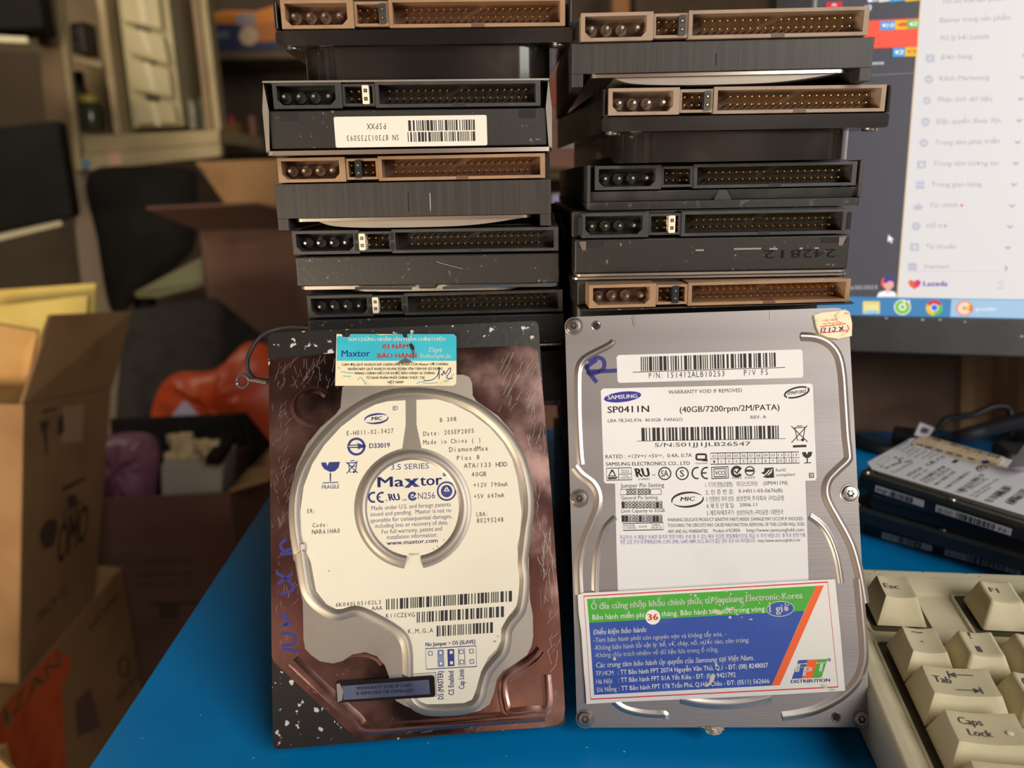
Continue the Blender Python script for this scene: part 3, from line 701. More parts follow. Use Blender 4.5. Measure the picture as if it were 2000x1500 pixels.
c_ = g(ell(1117, 1078, 52, 52, 40), Z5); b.sweep(c_ + c_[:2], [(.0003, L2 + .00002), (-.0003, L2 + .00002)], ink_blue, smooth=False)
b.prism(g(ell(1117, 1078, 33, 36, 30), Z5), None, L2 + .00002, ink_blue)
b.stroke(g([(1117, 1056), (1131, 1076), (1104, 1077), (1117, 1056)], Z5), .0006, L2 + .00005, pm)
for y in (1086, 1094): b.prism(g([(1096, y), (1140, y - 1), (1140, y + 2), (1096, y + 3)], Z5), None, L2 + .00005, violet if False else ink_violet)
for t, a in (('Product Service', 0),): pass
wd('Made under U.S. and foreign patents', 678, 1190, 1142, 1166, 25, ink_blue); wd('issued and pending.  Maxtor is not re-', 672, 1225, 1150, 1200, 25, ink_blue)
wd('sponsible for consequential damages,', 672, 1262, 1150, 1236, 25, ink_blue); wd('including loss or recovery of data.', 700, 1294, 1126, 1272, 25, ink_blue)
wd('For full warranty, patent and', 738, 1328, 1090, 1308, 25, ink_blue); wd('installation information:', 768, 1360, 1062, 1344, 25, ink_blue); wd('www.maxtor.com', 768, 1394, 1064, 1377, 25, ink_blue, bold=.02)
FM.tf = Z6
def wd6(t, x0, y0, x1, y1, h, m=ink, **k): FM.word(b, t, x0, y0, x1, y1, h, L2, m, **k)
wd6('6K040L05102L3', 496, 428, 778, 410, 25, ink_soft, mono=True); wd6('AAA', 720, 450, 783, 446, 25, ink_soft, mono=True); wd6('K11CZEVG', 808, 496, 984, 488, 26, ink_soft, mono=True); wd6('K,M,G,A', 945, 592, 1097, 586, 27, ink_soft, mono=True)
FM.bars(b, 808, 380, 1586, 328, 66, 120, L2, ink, 21); FM.bars(b, 998, 460, 1536, 424, 66, 88, L2, ink, 22); FM.bars(b, 1121, 545, 1468, 522, 66, 62, L2, ink, 23)
wd6('No Jumper = DS (SLAVE)', 1053, 672, 1360, 654, 24, ink_blue, bold=.025)
def outl(f, pts, wd_, z, m): q = g(pts, f); b.sweep(q, [(wd_ / 2, z), (-wd_ / 2, z)], m, closed=True, smooth=False)
outl(Z6, [(1052, 686), (1364, 668), (1368, 796), (1056, 813)], .0003, L2, ink_blue)
b.prism(g([(1125, 694), (1165, 692), (1168, 798), (1128, 800)], Z6), None, L2, M('pale_blue_ink', (130, 142, 176), .6)); b.prism(g([(1187, 690), (1228, 688), (1231, 793), (1190, 795)], Z6), None, L2, ink_blue)
outl(Z6, [(1255, 686), (1292, 684), (1296, 788), (1258, 790)], .0002, L2, ink_blue)
for (x, y) in ((1082, 715), (1145, 711), (1147, 777), (1210, 708), (1212, 773), (1273, 705), (1276, 768), (1335, 701), (1338, 765)):
    b.prism(g([(x - 10, y - 10), (x + 10, y - 11), (x + 11, y + 10), (x - 9, y + 11)], Z6), None, L2 + .00003, pm); outl(Z6, [(x - 11, y - 11), (x + 11, y - 12), (x + 12, y + 11), (x - 10, y + 12)], .0003, L2 + .00005, ink_blue)
for t, x, y0, y1 in (('DS (MASTER)', 1163, 998, 824), ('CS Enabled', 1228, 972, 824), ('Cap Limit', 1292, 934, 812)):
    a_, b_ = FM(x, y0), FM(x - 3, y1); word(b, t, a_, b_, .0019, L2, ink_blue, bold=.02)
outl(Z6, [(965, 843), (1114, 833), (1120, 980), (972, 990)], .0002, L2, ink_blue)
# smudges and nicks
for (x, y, r) in ((1480, 640, 10), (1500, 610, 7), (1590, 470, 8), (455, 205, 6), (1165, 14, 6), (1125, 55, 7), (1100, 70, 6)): b.prism(g(ell(x, y, r, r * .5, 7, rot=.4), Z6), None, L2, gap)
tag(b.build('round_label', mx), 'cream printed label')
FM.tf = lambda X, Y: (X, Y)
b = MB(); b.sweep(ringp, [(-.0023, .0008), (-.0018, .0012), (-.0010, .0016), (0, .0016), (.0009, .0012), (.0014, .00095), (.0023, .0009)], steel_grey); b.build('hub_ring', mx)
# turquoise warranty sticker
teal = M('turquoise_sticker', (40, 178, 200), .5, rgb2=(52, 186, 208), scale=60); cream = M('cream_sticker', (232, 222, 190), .55, rgb2=(206, 196, 160), scale=220, lo=.55, hi=.75)
torn = M('torn_sticker_backing', (96, 88, 78), .8)
FM.tf = ZS; b = MB(); w = .0010
so = g(rrect(115, 1796, 98, 815, 60, 5), ZS)
so = g([(130 + (-20) * (y - 100) / 700 if x < 900 else x, y) for x, y in rrect(115, 1796, 98, 815, 60, 5)], ZS)
b.prism(so, .0007, w, cream)
b.prism(g([(132, 470), (132, 160), (150, 120), (195, 128), (215, 140), (300, 145), (330, 100), (700, 100), (730, 112), (1020, 100), (1740, 98), (1780, 115), (1796, 160), (1797, 470)], ZS), None, w + .00003, teal)
b.prism(g([(200, 96), (215, 138), (300, 142), (330, 94)], ZS), None, w + .00006, dark); b.prism(g([(1040, 94), (1060, 140), (1095, 175), (1115, 140), (1110, 94)], ZS), None, w + .00006, dark)
b.prism(g([(1135, 240), (1170, 222), (1205, 262), (1215, 318), (1180, 325), (1150, 290)], ZS), None, w + .00009, dark); b.prism(g([(965, 510), (1020, 465), (1080, 430), (1120, 445), (1195, 495), (1110, 500)], ZS), None, w + .00009, torn); b.prism(g([(1170, 325), (1215, 330), (1212, 440), (1190, 430)], ZS), None, w + .00009, torn)
def ws(t, x0, y0, x1, y1, h, m, **k): FM.word(b, t, x0, y0, x1, y1, h, w + .00007, m, **k)
ws('TEM CHỨNG NHẬN SẢN PHẨM CHÍNH HIỆU', 285, 196, 1635, 192, 46, white_ink, bold=.025); ws('03 NĂM', 770, 302, 1125, 298, 62, red_ink, bold=.035); ws('BẢO HÀNH', 700, 432, 1240, 430, 64, red_ink, bold=.035)
ws('Maxtor', 200, 412, 592, 408, 88, royal, bold=.02); ws('Esys', 1412, 348, 1590, 346, 66, white_ink, bold=.015, shear=.25); ws('Technologies Jsc.', 1278, 430, 1730, 428, 60, white_ink, bold=.01, shear=.2)
for t, x0, y0, x1, y1 in (('CÁM ƠN QUÝ KHÁCH ĐÃ CHỌN SẢN PHẨM CỦA Maxtor VỚI CHÚNG', 205, 540, 1680, 532), ('NHẬN NÀY QUÝ KHÁCH HOÀN TOÀN YÊN TÂM ĐÃ SỬ DỤNG', 290, 600, 1600, 596), ('HÀNG CHÍNH HIỆU VÀ ĐƯỢC BẢO HÀNH 36 THÁNG', 390, 660, 1495, 656), ('TỪ NHÀ PHÂN PHỐI CHÍNH THỨC TẠI', 540, 722, 1350, 720), ('VIỆT NAM', 836, 784, 1055, 782)): ws(t, x0, y0, x1, y1, 33, ink, bold=.02)
for pts in ([(1340, 744), (1440, 740), (1520, 690), (1550, 620), (1555, 560), (1556, 725)], [(1585, 650), (1600, 670), (1620, 610), (1640, 655), (1690, 580), (1715, 575), (1705, 630), (1660, 690), (1690, 720), (1745, 712)]): b.stroke(cr(g(pts, ZS), 5), .00032, w + .0001, marker)
wave = M('teal_print', (120, 180, 180), .6)
for pts in ([(190, 620), (330, 640), (420, 630)], [(420, 740), (470, 700), (540, 800)], [(1240, 790), (1300, 760), (1400, 785), (1540, 770)], [(150, 560), (180, 575)], [(1620, 760), (1680, 740), (1760, 650)], [(220, 680), (330, 690)]): b.stroke(cr(g(pts, ZS), 4), .00035, w + .00003, wave)
tag(b.build('warranty_sticker', mx), 'turquoise and cream torn sticker')
# the void strip
FM.tf = Z6; b = MB(); vo = M('blue_grey_void_strip', (84, 96, 130), .25, metal=.5, rgb2=(118, 128, 156), scale=40)
b.prism(g([(502, 890), (1095, 847), (1108, 858), (1114, 968), (1100, 980), (508, 1015)], Z6), .0003, .0020, black_gloss); b.prism(g([(540, 912), (1074, 873), (1082, 962), (548, 998)], Z6), None, .00204, vo)
FM.word(b, 'WARRANTY VOID IF LABEL', 628, 936, 975, 916, 20, .00208, dark, bold=.02); FM.word(b, 'IS REMOVED OR DAMAGED', 628, 968, 975, 948, 20, .00208, dark, bold=.02)
b.prism(g([(505, 900), (525, 895), (545, 940), (540, 1000), (512, 1012)], Z6), None, .00207, foil_scr)
tag(b.build('void_strip', mx), 'dark blue-grey tamper strip')
FM.tf = lambda X, Y: (X, Y)

# ------------------------------------------------------------------ right leaning drive: pressed steel cover
FS = drive_face(.0715, .22774, -.06495, .32186, .02703, .026)
sm = empty('hard_drive', 'bare steel hard drive with a blue and green sticker, leaning on the right stack', 'hard drive', matrix=FS.MW)
g = (lambda pts, f=None: [FS.raw(*((f(*p)) if f else p)) for p in pts])
b = MB(); b.prism(rrect(-.0507, .0507, 0.0002, .1465, .004, 6), -.0085, -.0022, black_case); b.build('case', sm)
b = MB(); b.prism(rrect(-.0495, .0495, .001, .118, .004, 6), -.026, -.0086, black_case); b.build('circuit_side', sm)
b = MB(); b.prism(rrect(-.0508, .0508, 0, .147, .0045, 7), -.0021, 0, steel); b.build('cover_plate', sm, bevel=.0005)
bead = [(-.0015, -.00005), (-.0010, .0001), (-.0005, .0004), (0, .00055), (.0005, .0004), (.0010, .0001), (.0015, -.00005)]
step = lambda h: [(-.0020, -.00005), (-.0012, h * .12), (-.0004, h * .5), (.0002, h * .6), (.0008, h * .4), (.0013, h * .1), (.0017, -.00005)]
def emboss(name, pts, prof, f, n=6):
    k = MB(); k.sweep(cr(g(pts, f), n), prof, steel_bead); return k.build(name, sm)
emboss('embossed_ridge', [(362, 236), (330, 262), (225, 315), (178, 348), (154, 395), (147, 480), (150, 700), (160, 900), (168, 972)], bead, Z7)
emboss('embossed_ridge', [(1480, 205), (1570, 212), (1650, 248), (1706, 320), (1730, 430), (1742, 600), (1755, 800), (1766, 900), (1762, 945), (1700, 1005), (1650, 1060), (1632, 1120), (1645, 1190), (1705, 1300), (1765, 1410), (1800, 1500), (1835, 1640), (1862, 1800)], step(.0010), Z7)
emboss('embossed_ridge', [(128, 985), (170, 1035), (235, 1085), (268, 1150), (265, 1230), (232, 1320), (190, 1420), (165, 1500), (152, 1600), (158, 1750)], step(.0007), Z7)
emboss('embossed_ridge', [(372, 1290), (320, 1345), (285, 1430), (262, 1520), (252, 1650), (255, 1800), (275, 1900)], bead, Z7)
emboss('embossed_ridge', [(1535, 1280), (1605, 1335), (1660, 1420), (1700, 1540), (1722, 1680)], bead, Z7)
emboss('embossed_ridge', [(1862, 250), (1880, 450), (1896, 640), (1893, 770), (1850, 880), (1760, 970), (1620, 1045), (1500, 1078), (1400, 1092)], step(.0009), Z8)
emboss('embossed_ridge', [(372, 1000), (430, 1042), (520, 1068), (620, 1078), (682, 1080), (684, 1104)], bead, Z8)
emboss('embossed_ridge', [(780, 985), (900, 1010), (1050, 1018), (1200, 1005), (1330, 975)], step(.0008), Z8)
for p in (Z7(124, 144), Z7(157, 1174), Z7(1774, 1144), Z8(196, 1106), Z8(1880, 1104)):
    x, y = FS.raw(*p); put(SCREW, 'screw', sm, (x, y, 0.0)).scale = (1.0, 1.0, 1.0)
    k = MB(); k.sweep(ell(x, y, .0031, .0031, 28), [(-.0003, 0), (-.0001, .00016), (.0001, .00016), (.0003, 0)], steel_bead, closed=True); k.build('screw_seat', sm)
for p in (Z7(258, 140), Z8(1728, 1096)):
    x, y = FS.raw(*p); k = MB(); k.prism(ell(x, y, .0014, .0014, 18), None, .00005, dark); k.sweep(ell(x, y, .0015, .0015, 24), [(-.0003, 0), (0, .00022), (.0003, 0)], steel_bead, closed=True); k.build('screw_hole', sm)
k = MB(); k.prism(g([(472, 86), (490, 84), (490, 142), (482, 143)], Z7), 0, .0003, steel_bead); k.prism(g([(1296, 54), (1304, 54), (1304, 105), (1296, 106)], Z7), 0, .0002, steel_grey); k.build('pressed_notch', sm)
# marker letter
b = MB()
for pts in ([(210, 350), (250, 330), (300, 345), (300, 400), (230, 430), (205, 415)], [(205, 415), (330, 412), (390, 408)], [(200, 370), (215, 420), (262, 480)], [(190, 400), (225, 370), (262, 345)]): b.stroke(cr(g(pts, Z7), 6), .0015, .00006, marker)
tag(b.build('marker_letter', sm), 'blue marker letter')
# part-number label
FS.tf = Z7; b = MB(); w = .00012
b.prism(g([(392, 317), (1480, 283), (1491, 293), (1497, 440), (1488, 452), (398, 483), (386, 474), (380, 330)], Z7), 0, w, paper_grey)
def w7(t, x0, y0, x1, y1, h, m=ink, z=None, **k): FS.word(b, t, x0, y0, x1, y1, h, (z or w) + .00004, m, **k)
FS.bars(b, 524, 328, 1330, 302, 86, 130, w + .00004, ink, 31, skew=2)
b.prism(g([(476, 418), (1386, 389), (1387, 393), (477, 422)], Z7), None, w + .00004, ink)
w7('P/N:', 572, 456, 660, 453, 32, mono=True); w7('151412ALB10253', 678, 454, 1028, 444, 34, mono=True); w7('P/V FS', 1140, 440, 1288, 435, 34, mono=True)
tag(b.build('part_number_label', sm), 'small white barcode label')
# main label
b = MB()
b.prism(g([(300, 517), (1540, 487), (1553, 497), (1576, 1050), (1568, 1066), (1508, 1068), (1520, 1380), (1530, 1750), (390, 1790), (380, 1480), (371, 1085), (316, 1084), (305, 1074), (286, 530)], Z7), 0, w, paper_grey)
b.prism(g(ell(416, 567, 112, 31, 36, rot=-.12), Z7), None, w + .00003, M('logo_blue', (38, 40, 150), .6)); w7('SAMSUNG', 328, 583, 504, 573, 24, white_ink, w + .00003, bold=.03)
w7('WARRANTY VOID IF REMOVED', 690, 550, 1131, 538, 22); w7('SP0411N', 327, 663, 574, 657, 38, bold=.015); w7('(40GB/7200rpm/2M/PATA)', 758, 660, 1354, 645, 34, bold=.008)
w7('LBA 78,242,976  40.0GB  PANGO', 328, 719, 775, 711, 19); w7('REV. A', 1181, 698, 1275, 695, 19)
for cx, cy, a0, a1 in ((1457, 540, 150, 330), (1457, 540, -20, 140)): 
    pts = ell(cx, cy, 74, 28, 22, a0, a1, -.25); b.stroke(g(pts, Z7), .0006, w + .00004, ink)
w7('SPINPOINT', 1400, 556, 1514, 543, 20, bold=.02, shear=.25)
FS.bars(b, 528, 752, 1354, 738, 78, 126, w + .00004, ink, 33, skew=2); b.prism(g([(502, 830), (1390, 815), (1390, 818), (502, 833)], Z7), None, w + .00004, ink)
w7('S/N:S01JJ1JLB26547', 608, 866, 1182, 858, 23)
def ln(f, wd_, *paths, m=ink, z=None):
    for pts in paths: b.stroke(g(pts, f), wd_, (z or w) + .00004, m)
ln(Z7, .0003, [(1424, 742), (1522, 836)], [(1520, 738), (1426, 840)], [(1440, 752), (1512, 748)], [(1446, 752), (1460, 826), (1494, 824), (1506, 750)], [(1456, 742), (1490, 740)])
b.prism(g([(1434, 856), (1514, 853), (1515, 867), (1434, 870)], Z7), None, w + .00004, ink); b.prism(g(ell(1492, 824, 9, 9, 12), Z7), None, w + .00004, ink)
w7('RATED : +12V⎓/ +5V⎓,  0.4A, 0.7A', 314, 936, 831, 926, 22); w7('SAMSUNG ELECTRONICS CO., LTD', 316, 979, 818, 974, 21, bold=.008)
outq = lambda pts, wd_, f=Z7: b.sweep(g(pts, f), [(wd_ / 2, w + .00004), (-wd_ / 2, w + .00004)], ink, closed=True, smooth=False)
outq(rrect(857, 915, 910, 942, 8, 3), .0007); ln(Z7, .0008, [(892, 944), (924, 946)]); w7('YSOQ-94-001', 850, 970, 924, 968, 10, ink_soft)
outq([(941, 903), (1468, 896), (1472, 962), (942, 970)], .0003); ln(Z7, .0002, [(941, 937), (1470, 930)])
for i in range(12):
    x = 941 + 44 * i
    if i: ln(Z7, .0002, [(x, 903 - i * .6), (x + 2, 970 - i * .7)])
    w7('%02d' % (i + 2), x + 10, 929 - i * .7, x + 34, 928.5 - i * .7, 15, ink_soft); w7(str(i + 1), x + (17 if i < 9 else 10), 962 - i * .7, x + (28 if i < 9 else 34), 961.5 - i * .7, 15, ink_soft)
b.prism(g([(1488, 898), (1510, 896), (1518, 912), (1526, 895), (1550, 895), (1544, 920), (1528, 932), (1510, 932), (1494, 920)], Z7), None, w + .00004, ink); ln(Z7, .0004, [(1519, 932), (1520, 960)]); ln(Z7, .0003, [(1500, 962), (1543, 960)])
outq([(320, 994), (468, 990), (471, 1062), (321, 1066)], .0003); ln(Z7, .0002, [(392, 993), (394, 1064)], [(394, 1030), (470, 1027)]); ln(Z7, .0006, [(354, 1003), (374, 1038), (333, 1040), (354, 1003)]); ln(Z7, .0004, [(325, 1050), (388, 1047)], [(330, 1057), (380, 1055)])
w7('Bauart', 410, 1011, 454, 1009, 9, ink_soft); w7('geprüft', 408, 1022, 456, 1020, 9, ink_soft); w7('TYPE', 415, 1045, 450, 1044, 9, ink_soft); w7('APPROVED', 404, 1057, 462, 1055, 9, ink_soft)
w7('c', 488, 1038, 496, 1038, 11); w7('RU', 502, 1046, 580, 1043, 52, bold=.05, shear=-.2); w7('us', 592, 1037, 612, 1036, 11); w7('E149091', 512, 1066, 578, 1064, 13, ink_soft)
for cx, rr, tt in ((668, 36, 'SA'), (772, 36, 'S')):
    c_ = g(ell(cx, 1025, rr, rr, 30), Z7); b.sweep(c_, [(.00022, w + .00004), (-.00022, w + .00004)], ink, closed=True, smooth=False)
    w7(tt, cx - (22 if tt == 'SA' else 12), 1044, cx + (22 if tt == 'SA' else 12), 1043, 38, bold=.01)
for cx in (862, 918): b.sweep(g(ell(cx, 1022, 30, 33, 20, 75, 285), Z7), [(.00027, w + .00004), (-.00027, w + .00004)], ink, smooth=False)
ln(Z7, .0005, [(890, 1022), (918, 1021)])
outq([(948, 988), (1046, 984), (1048, 1052), (950, 1056)], .0004); outq([(962, 998), (1034, 995), (1035, 1042), (963, 1045)], .0004); w7('VCCI', 970, 1034, 1028, 1032, 24, bold=.02)
b.sweep(g(ell(1098, 1014, 27, 27, 20, 30, 330), Z7), [(.0005, w + .00004), (-.0005, w + .00004)], ink, smooth=False); ln(Z7, .0007, [(1086, 1008), (1098, 1024), (1124, 990)]); w7('N363', 1072, 1058, 1126, 1056, 13, ink_soft)
c_ = g(ell(1176, 1010, 27, 26, 26), Z7); b.sweep(c_, [(.0002, w + .00004), (-.0002, w + .00004)], ink, closed=True, smooth=False); ln(Z7, .0008, [(1150, 1008), (1198, 1008)]); w7('D33475', 1148, 1057, 1208, 1055, 13, ink_soft)
b.prism(g([(1242, 1022), (1262, 1012), (1264, 992), (1318, 988), (1322, 1050), (1268, 1052), (1272, 1034)], Z7), None, w + .00004, ink); b.prism(g([(1262, 1034), (1290, 1004), (1312, 996), (1306, 1020), (1286, 1036)], Z7), None, w + .00007, paper_grey); b.stroke(g([(1258, 1048), (1280, 1030), (1304, 1002)], Z7), .0004, w + .0001, ink)
w7('RoHS', 1333, 1014, 1392, 1012, 18, ink_soft); w7('compliant', 1334, 1042, 1448, 1038, 18, ink_soft)
outq([(1532, 1024), (1556, 1023), (1557, 1048), (1533, 1049)], .0004); w7('B', 1538, 1044, 1550, 1044, 15)
w7('Jumper Pin Setting', 404, 1110, 664, 1105, 25); w7('General Pin Setting', 408, 1181, 626, 1177, 21); w7('Limit Capacity to 32GB', 409, 1259, 668, 1255, 21)
def jumpers(x0, y0, n, fill):
    for k_ in range(n):
        for r in (0, 1):
            x, y = x0 + k_ * 20, y0 + r * 17
            c_ = g(ell(x, y, 7, 7, 8), Z7); b.sweep(c_, [(.00014, w + .00004), (-.00014, w + .00004)], ink, closed=True, smooth=False)
        if k_ in fill: b.prism(g([(x0 + k_ * 20 - 9, y0 - 9), (x0 + k_ * 20 + 9, y0 - 9), (x0 + k_ * 20 + 9, y0 + 26), (x0 + k_ * 20 - 9, y0 + 26)], Z7), None, w + .00006, ink)
for y0, fills in ((1204, ((0,), (), (2,))), (1286, ((0, 1), (1,), (1, 2)))):
    for j, fl in enumerate(fills):
        x = 420 + j * 82; outq([(x - 10, y0 - 12), (x + 68, y0 - 14), (x + 70, y0 + 26), (x - 8, y0 + 28)], .0002); jumpers(x, y0, 4, fl)
outq([(408, 1120), (502, 1116), (500, 1150), (402, 1152)], .0002); outq([(506, 1118), (576, 1116), (578, 1150), (508, 1152)], .0002); outq([(590, 1118), (640, 1116), (648, 1126), (648, 1150), (584, 1152), (583, 1128)], .0002); jumpers(448, 1126, 3, ()); jumpers(516, 1126, 4, ())
outq([(418, 1324), (660, 1318), (660, 1360), (420, 1366)], .0003)
for t, x0, y, x1 in (('MASTER', 424, 1342, 490), ('(1 DRIVE)', 424, 1356, 496), ('SLAVE', 514, 1348, 562), ('CABLE', 590, 1338, 640), ('SELECT', 588, 1354, 652)): w7(t, x0, y, x1, y - 1, 11)
arc_g = g
def band7(cx, cy, rx, ry, a0, a1):
    n = 18; P = []; Q = []
    for i in range(n + 1):
        a = a0 + (a1 - a0) * i / n; t = 4 + 14 * math.sin(math.pi * i / n); P.append(ell(cx, cy, rx, ry, 1, a, a + .01, -.08)[0]); Q.append(ell(cx, cy, rx - t, ry - t * .7, 1, a, a + .01, -.08)[0])
    for i in range(n): b.prism(g([P[i], P[i + 1], Q[i + 1], Q[i]], Z7), None, w + .00004, ink)
band7(802, 1181, 96, 48, 165, 335); band7(806, 1181, 96, 48, -12, 155); w7('MIC', 762, 1190, 845, 1187, 24, bold=.02, shear=.2)
for t, x0, y0, x1 in (('1. 기기의 명칭(모델명):', 912, 1106, 1076), ('하드디스크드라이브', 1098, 1102, 1224), ('2. 인 증 번 호:', 914, 1150, 1082), ('3. 인증받은 자의 상호:', 916, 1192, 1084), ('삼성전자 주식회사 구미2공장', 1096, 1188, 1382), ('4. 제 조 년 월 일:', 918, 1232, 1084), ('5. 제조자/제조국가:', 920, 1274, 1086), ('삼성전자(주) 구미2공장 / 대한민국', 1098, 1272, 1376)): w7(t, x0, y0, x1, y0 - 4, 24, ink_soft)
w7('(SP0411N)', 1258, 1094, 1402, 1090, 22); w7('E-H011-03-0676(B)', 1112, 1140, 1372, 1136, 21); w7('2006.11', 1116, 1223, 1220, 1220, 20)
w7('WARNING DELICATE PRODUCT SENSITIVE PARTS INSIDE. DAMAGE MAY OCCUR IF SHOCKED.', 684, 1312, 1498, 1304, 20); w7('TOUCHING THE CIRCUITS MAY CAUSE MALFUNCTION. REMOVAL OF THIS COVER WILL VOID', 686, 1345, 1504, 1337, 20)
w7('ANY AND ALL WARRANTIES.', 688, 1381, 928, 1378, 20); w7('Product of KOREA', 958, 1377, 1120, 1374, 20); w7('http://www.samsunghdd.com', 1158, 1374, 1500, 1370, 20)
w7('취급주의: 이 제품은 미세한 충격과 정전기에도 손상 될 수 있는 매우 민감한 정밀제품이므로 취급 시 주의 바랍니다. 충격과 정전기에', 400, 1418, 1506, 1404, 20, ink_violet); w7('의한 고장, 한국 내 판매용(DOM, COM, OMD, GAM, NBM, SCC) 표시가 없는 경우 유상 A/S 처리됩니다.', 400, 1446, 1212, 1436, 20, ink_violet); w7('http://www.samsunghdd.co.kr', 1226, 1435, 1480, 1430, 18)
tag(b.build('main_label', sm), 'large white printed label')
# torn paper seal on the top corner
b = MB(); b.prism(g([(1558, 80), (1600, 66), (1690, 58), (1740, 46), (1768, 62), (1782, 130), (1780, 205), (1700, 222), (1640, 212), (1590, 190), (1572, 150)], Z7), 0, .0011, cream)
b.prism(g([(1680, 80), (1712, 54), (1756, 58), (1764, 100), (1740, 128), (1700, 120)], Z7), .0011, .0016, cream)
w = .0016 - .00001
w7('ng', 1754, 68, 1730, 70, 12, red_ink, .0016); w7('001 0401 0011', 1724, 98, 1604, 108, 13, red_ink, .0011); w7('về hướng lâu', 1726, 118, 1608, 130, 12, red_ink, .0011)
ln(Z7, .0003, [(1590, 150), (1745, 132)], [(1588, 188), (1750, 174)], m=red_ink, z=.0011); ln(Z7, .0003, [(1752, 140), (1762, 160), (1748, 186)], m=red_ink, z=.0011)
ln(Z7, .0005, [(1600, 158), (1596, 184)], [(1608, 158), (1624, 158), (1612, 182), (1626, 182)], [(1650, 154), (1644, 182)], [(1668, 152), (1684, 156), (1674, 180), (1662, 172)], [(1704, 150), (1728, 170)], [(1728, 148), (1706, 174)], m=marker, z=.0011)
tag(b.build('paper_seal', sm), 'torn cream paper seal with red print')
# distributor sticker
FS.tf = ZF; b = MB(); w = .0011
edge = [(-45, 118), (0, 104), (500, 78), (1000, 48), (1500, 18), (1880, 0), (1920, 400), (1955, 835), (1500, 862), (900, 892), (300, 918), (20, 935), (12, 800), (2, 700), (-8, 560), (-18, 400), (-38, 260)]
b.prism(g(edge, ZF), 0, w, M('sticker_white', (228, 226, 220), .5, rgb2=(205, 200, 188), scale=70, lo=.6, hi=.8))
z1 = w + .00003
def wf(t, x0, y0, x1, y1, h, m=white_ink, z=None, **k): FS.word(b, t, x0, y0, x1, y1, h, z or z1 + .00006, m, **k)
b.sweep(g([(0, 128), (1824, 22), (1902, 806), (52, 898)], ZF), [(.00022, z1), (-.00022, z1)], red_ink, closed=True, smooth=False)
b.prism(g([(24, 148), (1738, 50), (1652, 236), (40, 327)], ZF), None, z1, green_ink)
b.prism(g([(40, 327), (1652, 236), (1404, 796), (78, 866)], ZF), None, z1, royal)
b.prism(g([(1738, 50), (1796, 47), (1466, 794), (1404, 797)], ZF), None, z1 + .00002, orange_ink)
wf('Ổ đĩa cứng nhập khẩu chính thức từ Samsung Electronic-Korea', 58, 228, 1636, 142, 46, bold=.018); wf('Bảo hành miễn phí', 66, 304, 456, 284, 38); wf('tháng. Bảo hành siêu tốc trong vòng', 582, 278, 1354, 238, 38)
b.prism(g(ell(517, 284, 56, 56, 30), ZF), None, z1 + .00003, white_ink); wf('36', 480, 308, 556, 304, 46, orange_ink, bold=.04)
b.prism(g(ell(1470, 222, 104, 58, 36, rot=-.06), ZF), None, z1 + .00003, M('pale_green_ink', (190, 220, 170), .6)); b.prism(g(ell(1470, 222, 99, 53, 36, rot=-.06), ZF), None, z1 + .00005, royal); wf('1 giờ', 1390, 250, 1538, 242, 58, bold=.02, z=z1 + .00009)
for t, x0, y0, x1, y1, h, bd in (('Điều kiện bảo hành:', 70, 416, 468, 394, 38, .02), ('-Tem bảo hành phải còn nguyên vẹn và không tẩy xóa. -', 72, 472, 1066, 424, 34, .006), ('-Không bảo hành lỗi vật lý: bể, vỡ, cháy, nổ, nước vào, côn trùng.', 76, 530, 1238, 470, 34, .006), ('-Không chịu trách nhiệm về dữ liệu lưu trong ổ cứng.', 80, 586, 1006, 540, 34, .006), ('Các trung tâm bảo hành ủy quyền của Samsung tại Việt Nam.', 90, 662, 1272, 604, 38, .018)): wf(t, x0, y0, x1, y1, h, bold=bd, shear=.18 if bd > .01 else .08)
for t, a, c_, y0, y1 in (('TP.HCM', 90, 222, 722, 716), ('Hà Nội', 94, 212, 784, 778), ('Đà Nẵng', 98, 246, 844, 836)): wf(t, a, y0, c_, y1, 34, bold=.016)
wf(': TT Bảo hành FPT 207/4 Nguyễn Văn Thủ, Q.1 - ĐT: (08) 8248007', 256, 714, 1378, 660, 34); wf(': TT Bảo hành FPT 01A Yết Kiêu - ĐT: (04) 9421792', 260, 772, 1136, 730, 34); wf(': TT Bảo hành FPT 178 Trần Phú, Q.Hải Châu - ĐT: (0511) 562666', 264, 834, 1388, 776, 34)
for pts, m in (([(1606, 606), (1676, 603), (1632, 742), (1556, 746)], royal), ([(1676, 603), (1752, 600), (1708, 740), (1632, 742)], orange_ink), ([(1752, 600), (1824, 597), (1778, 736), (1708, 740)], green_ink)): b.prism(g(pts, ZF), None, z1 + .00002, m)
wf('F', 1586, 694, 1650, 690, 62, bold=.03, shear=.3); wf('P', 1640, 722, 1696, 718, 62, bold=.03, shear=.3); wf('T', 1732, 690, 1806, 686, 66, bold=.03, shear=.3); wf('DISTRIBUTION', 1552, 778, 1842, 766, 24, ink_blue, bold=.02)
c_ = g(ell(1836, 603, 9, 9, 12), ZF); b.sweep(c_, [(.00015, z1), (-.00015, z1)], ink_blue, closed=True)
rnd = random.Random(5); scuff = M('sticker_scuff', (206, 200, 178), .8)
for _ in range(34):
    x, y = rnd.gauss(1010, 150), rnd.gauss(190, 60); r = rnd.uniform(4, 13); b.prism(g(ell(x, y, r, r * rnd.uniform(.3, .9), 7, rot=rnd.uniform(0, 3)), ZF), None, z1 + .00011, scuff)
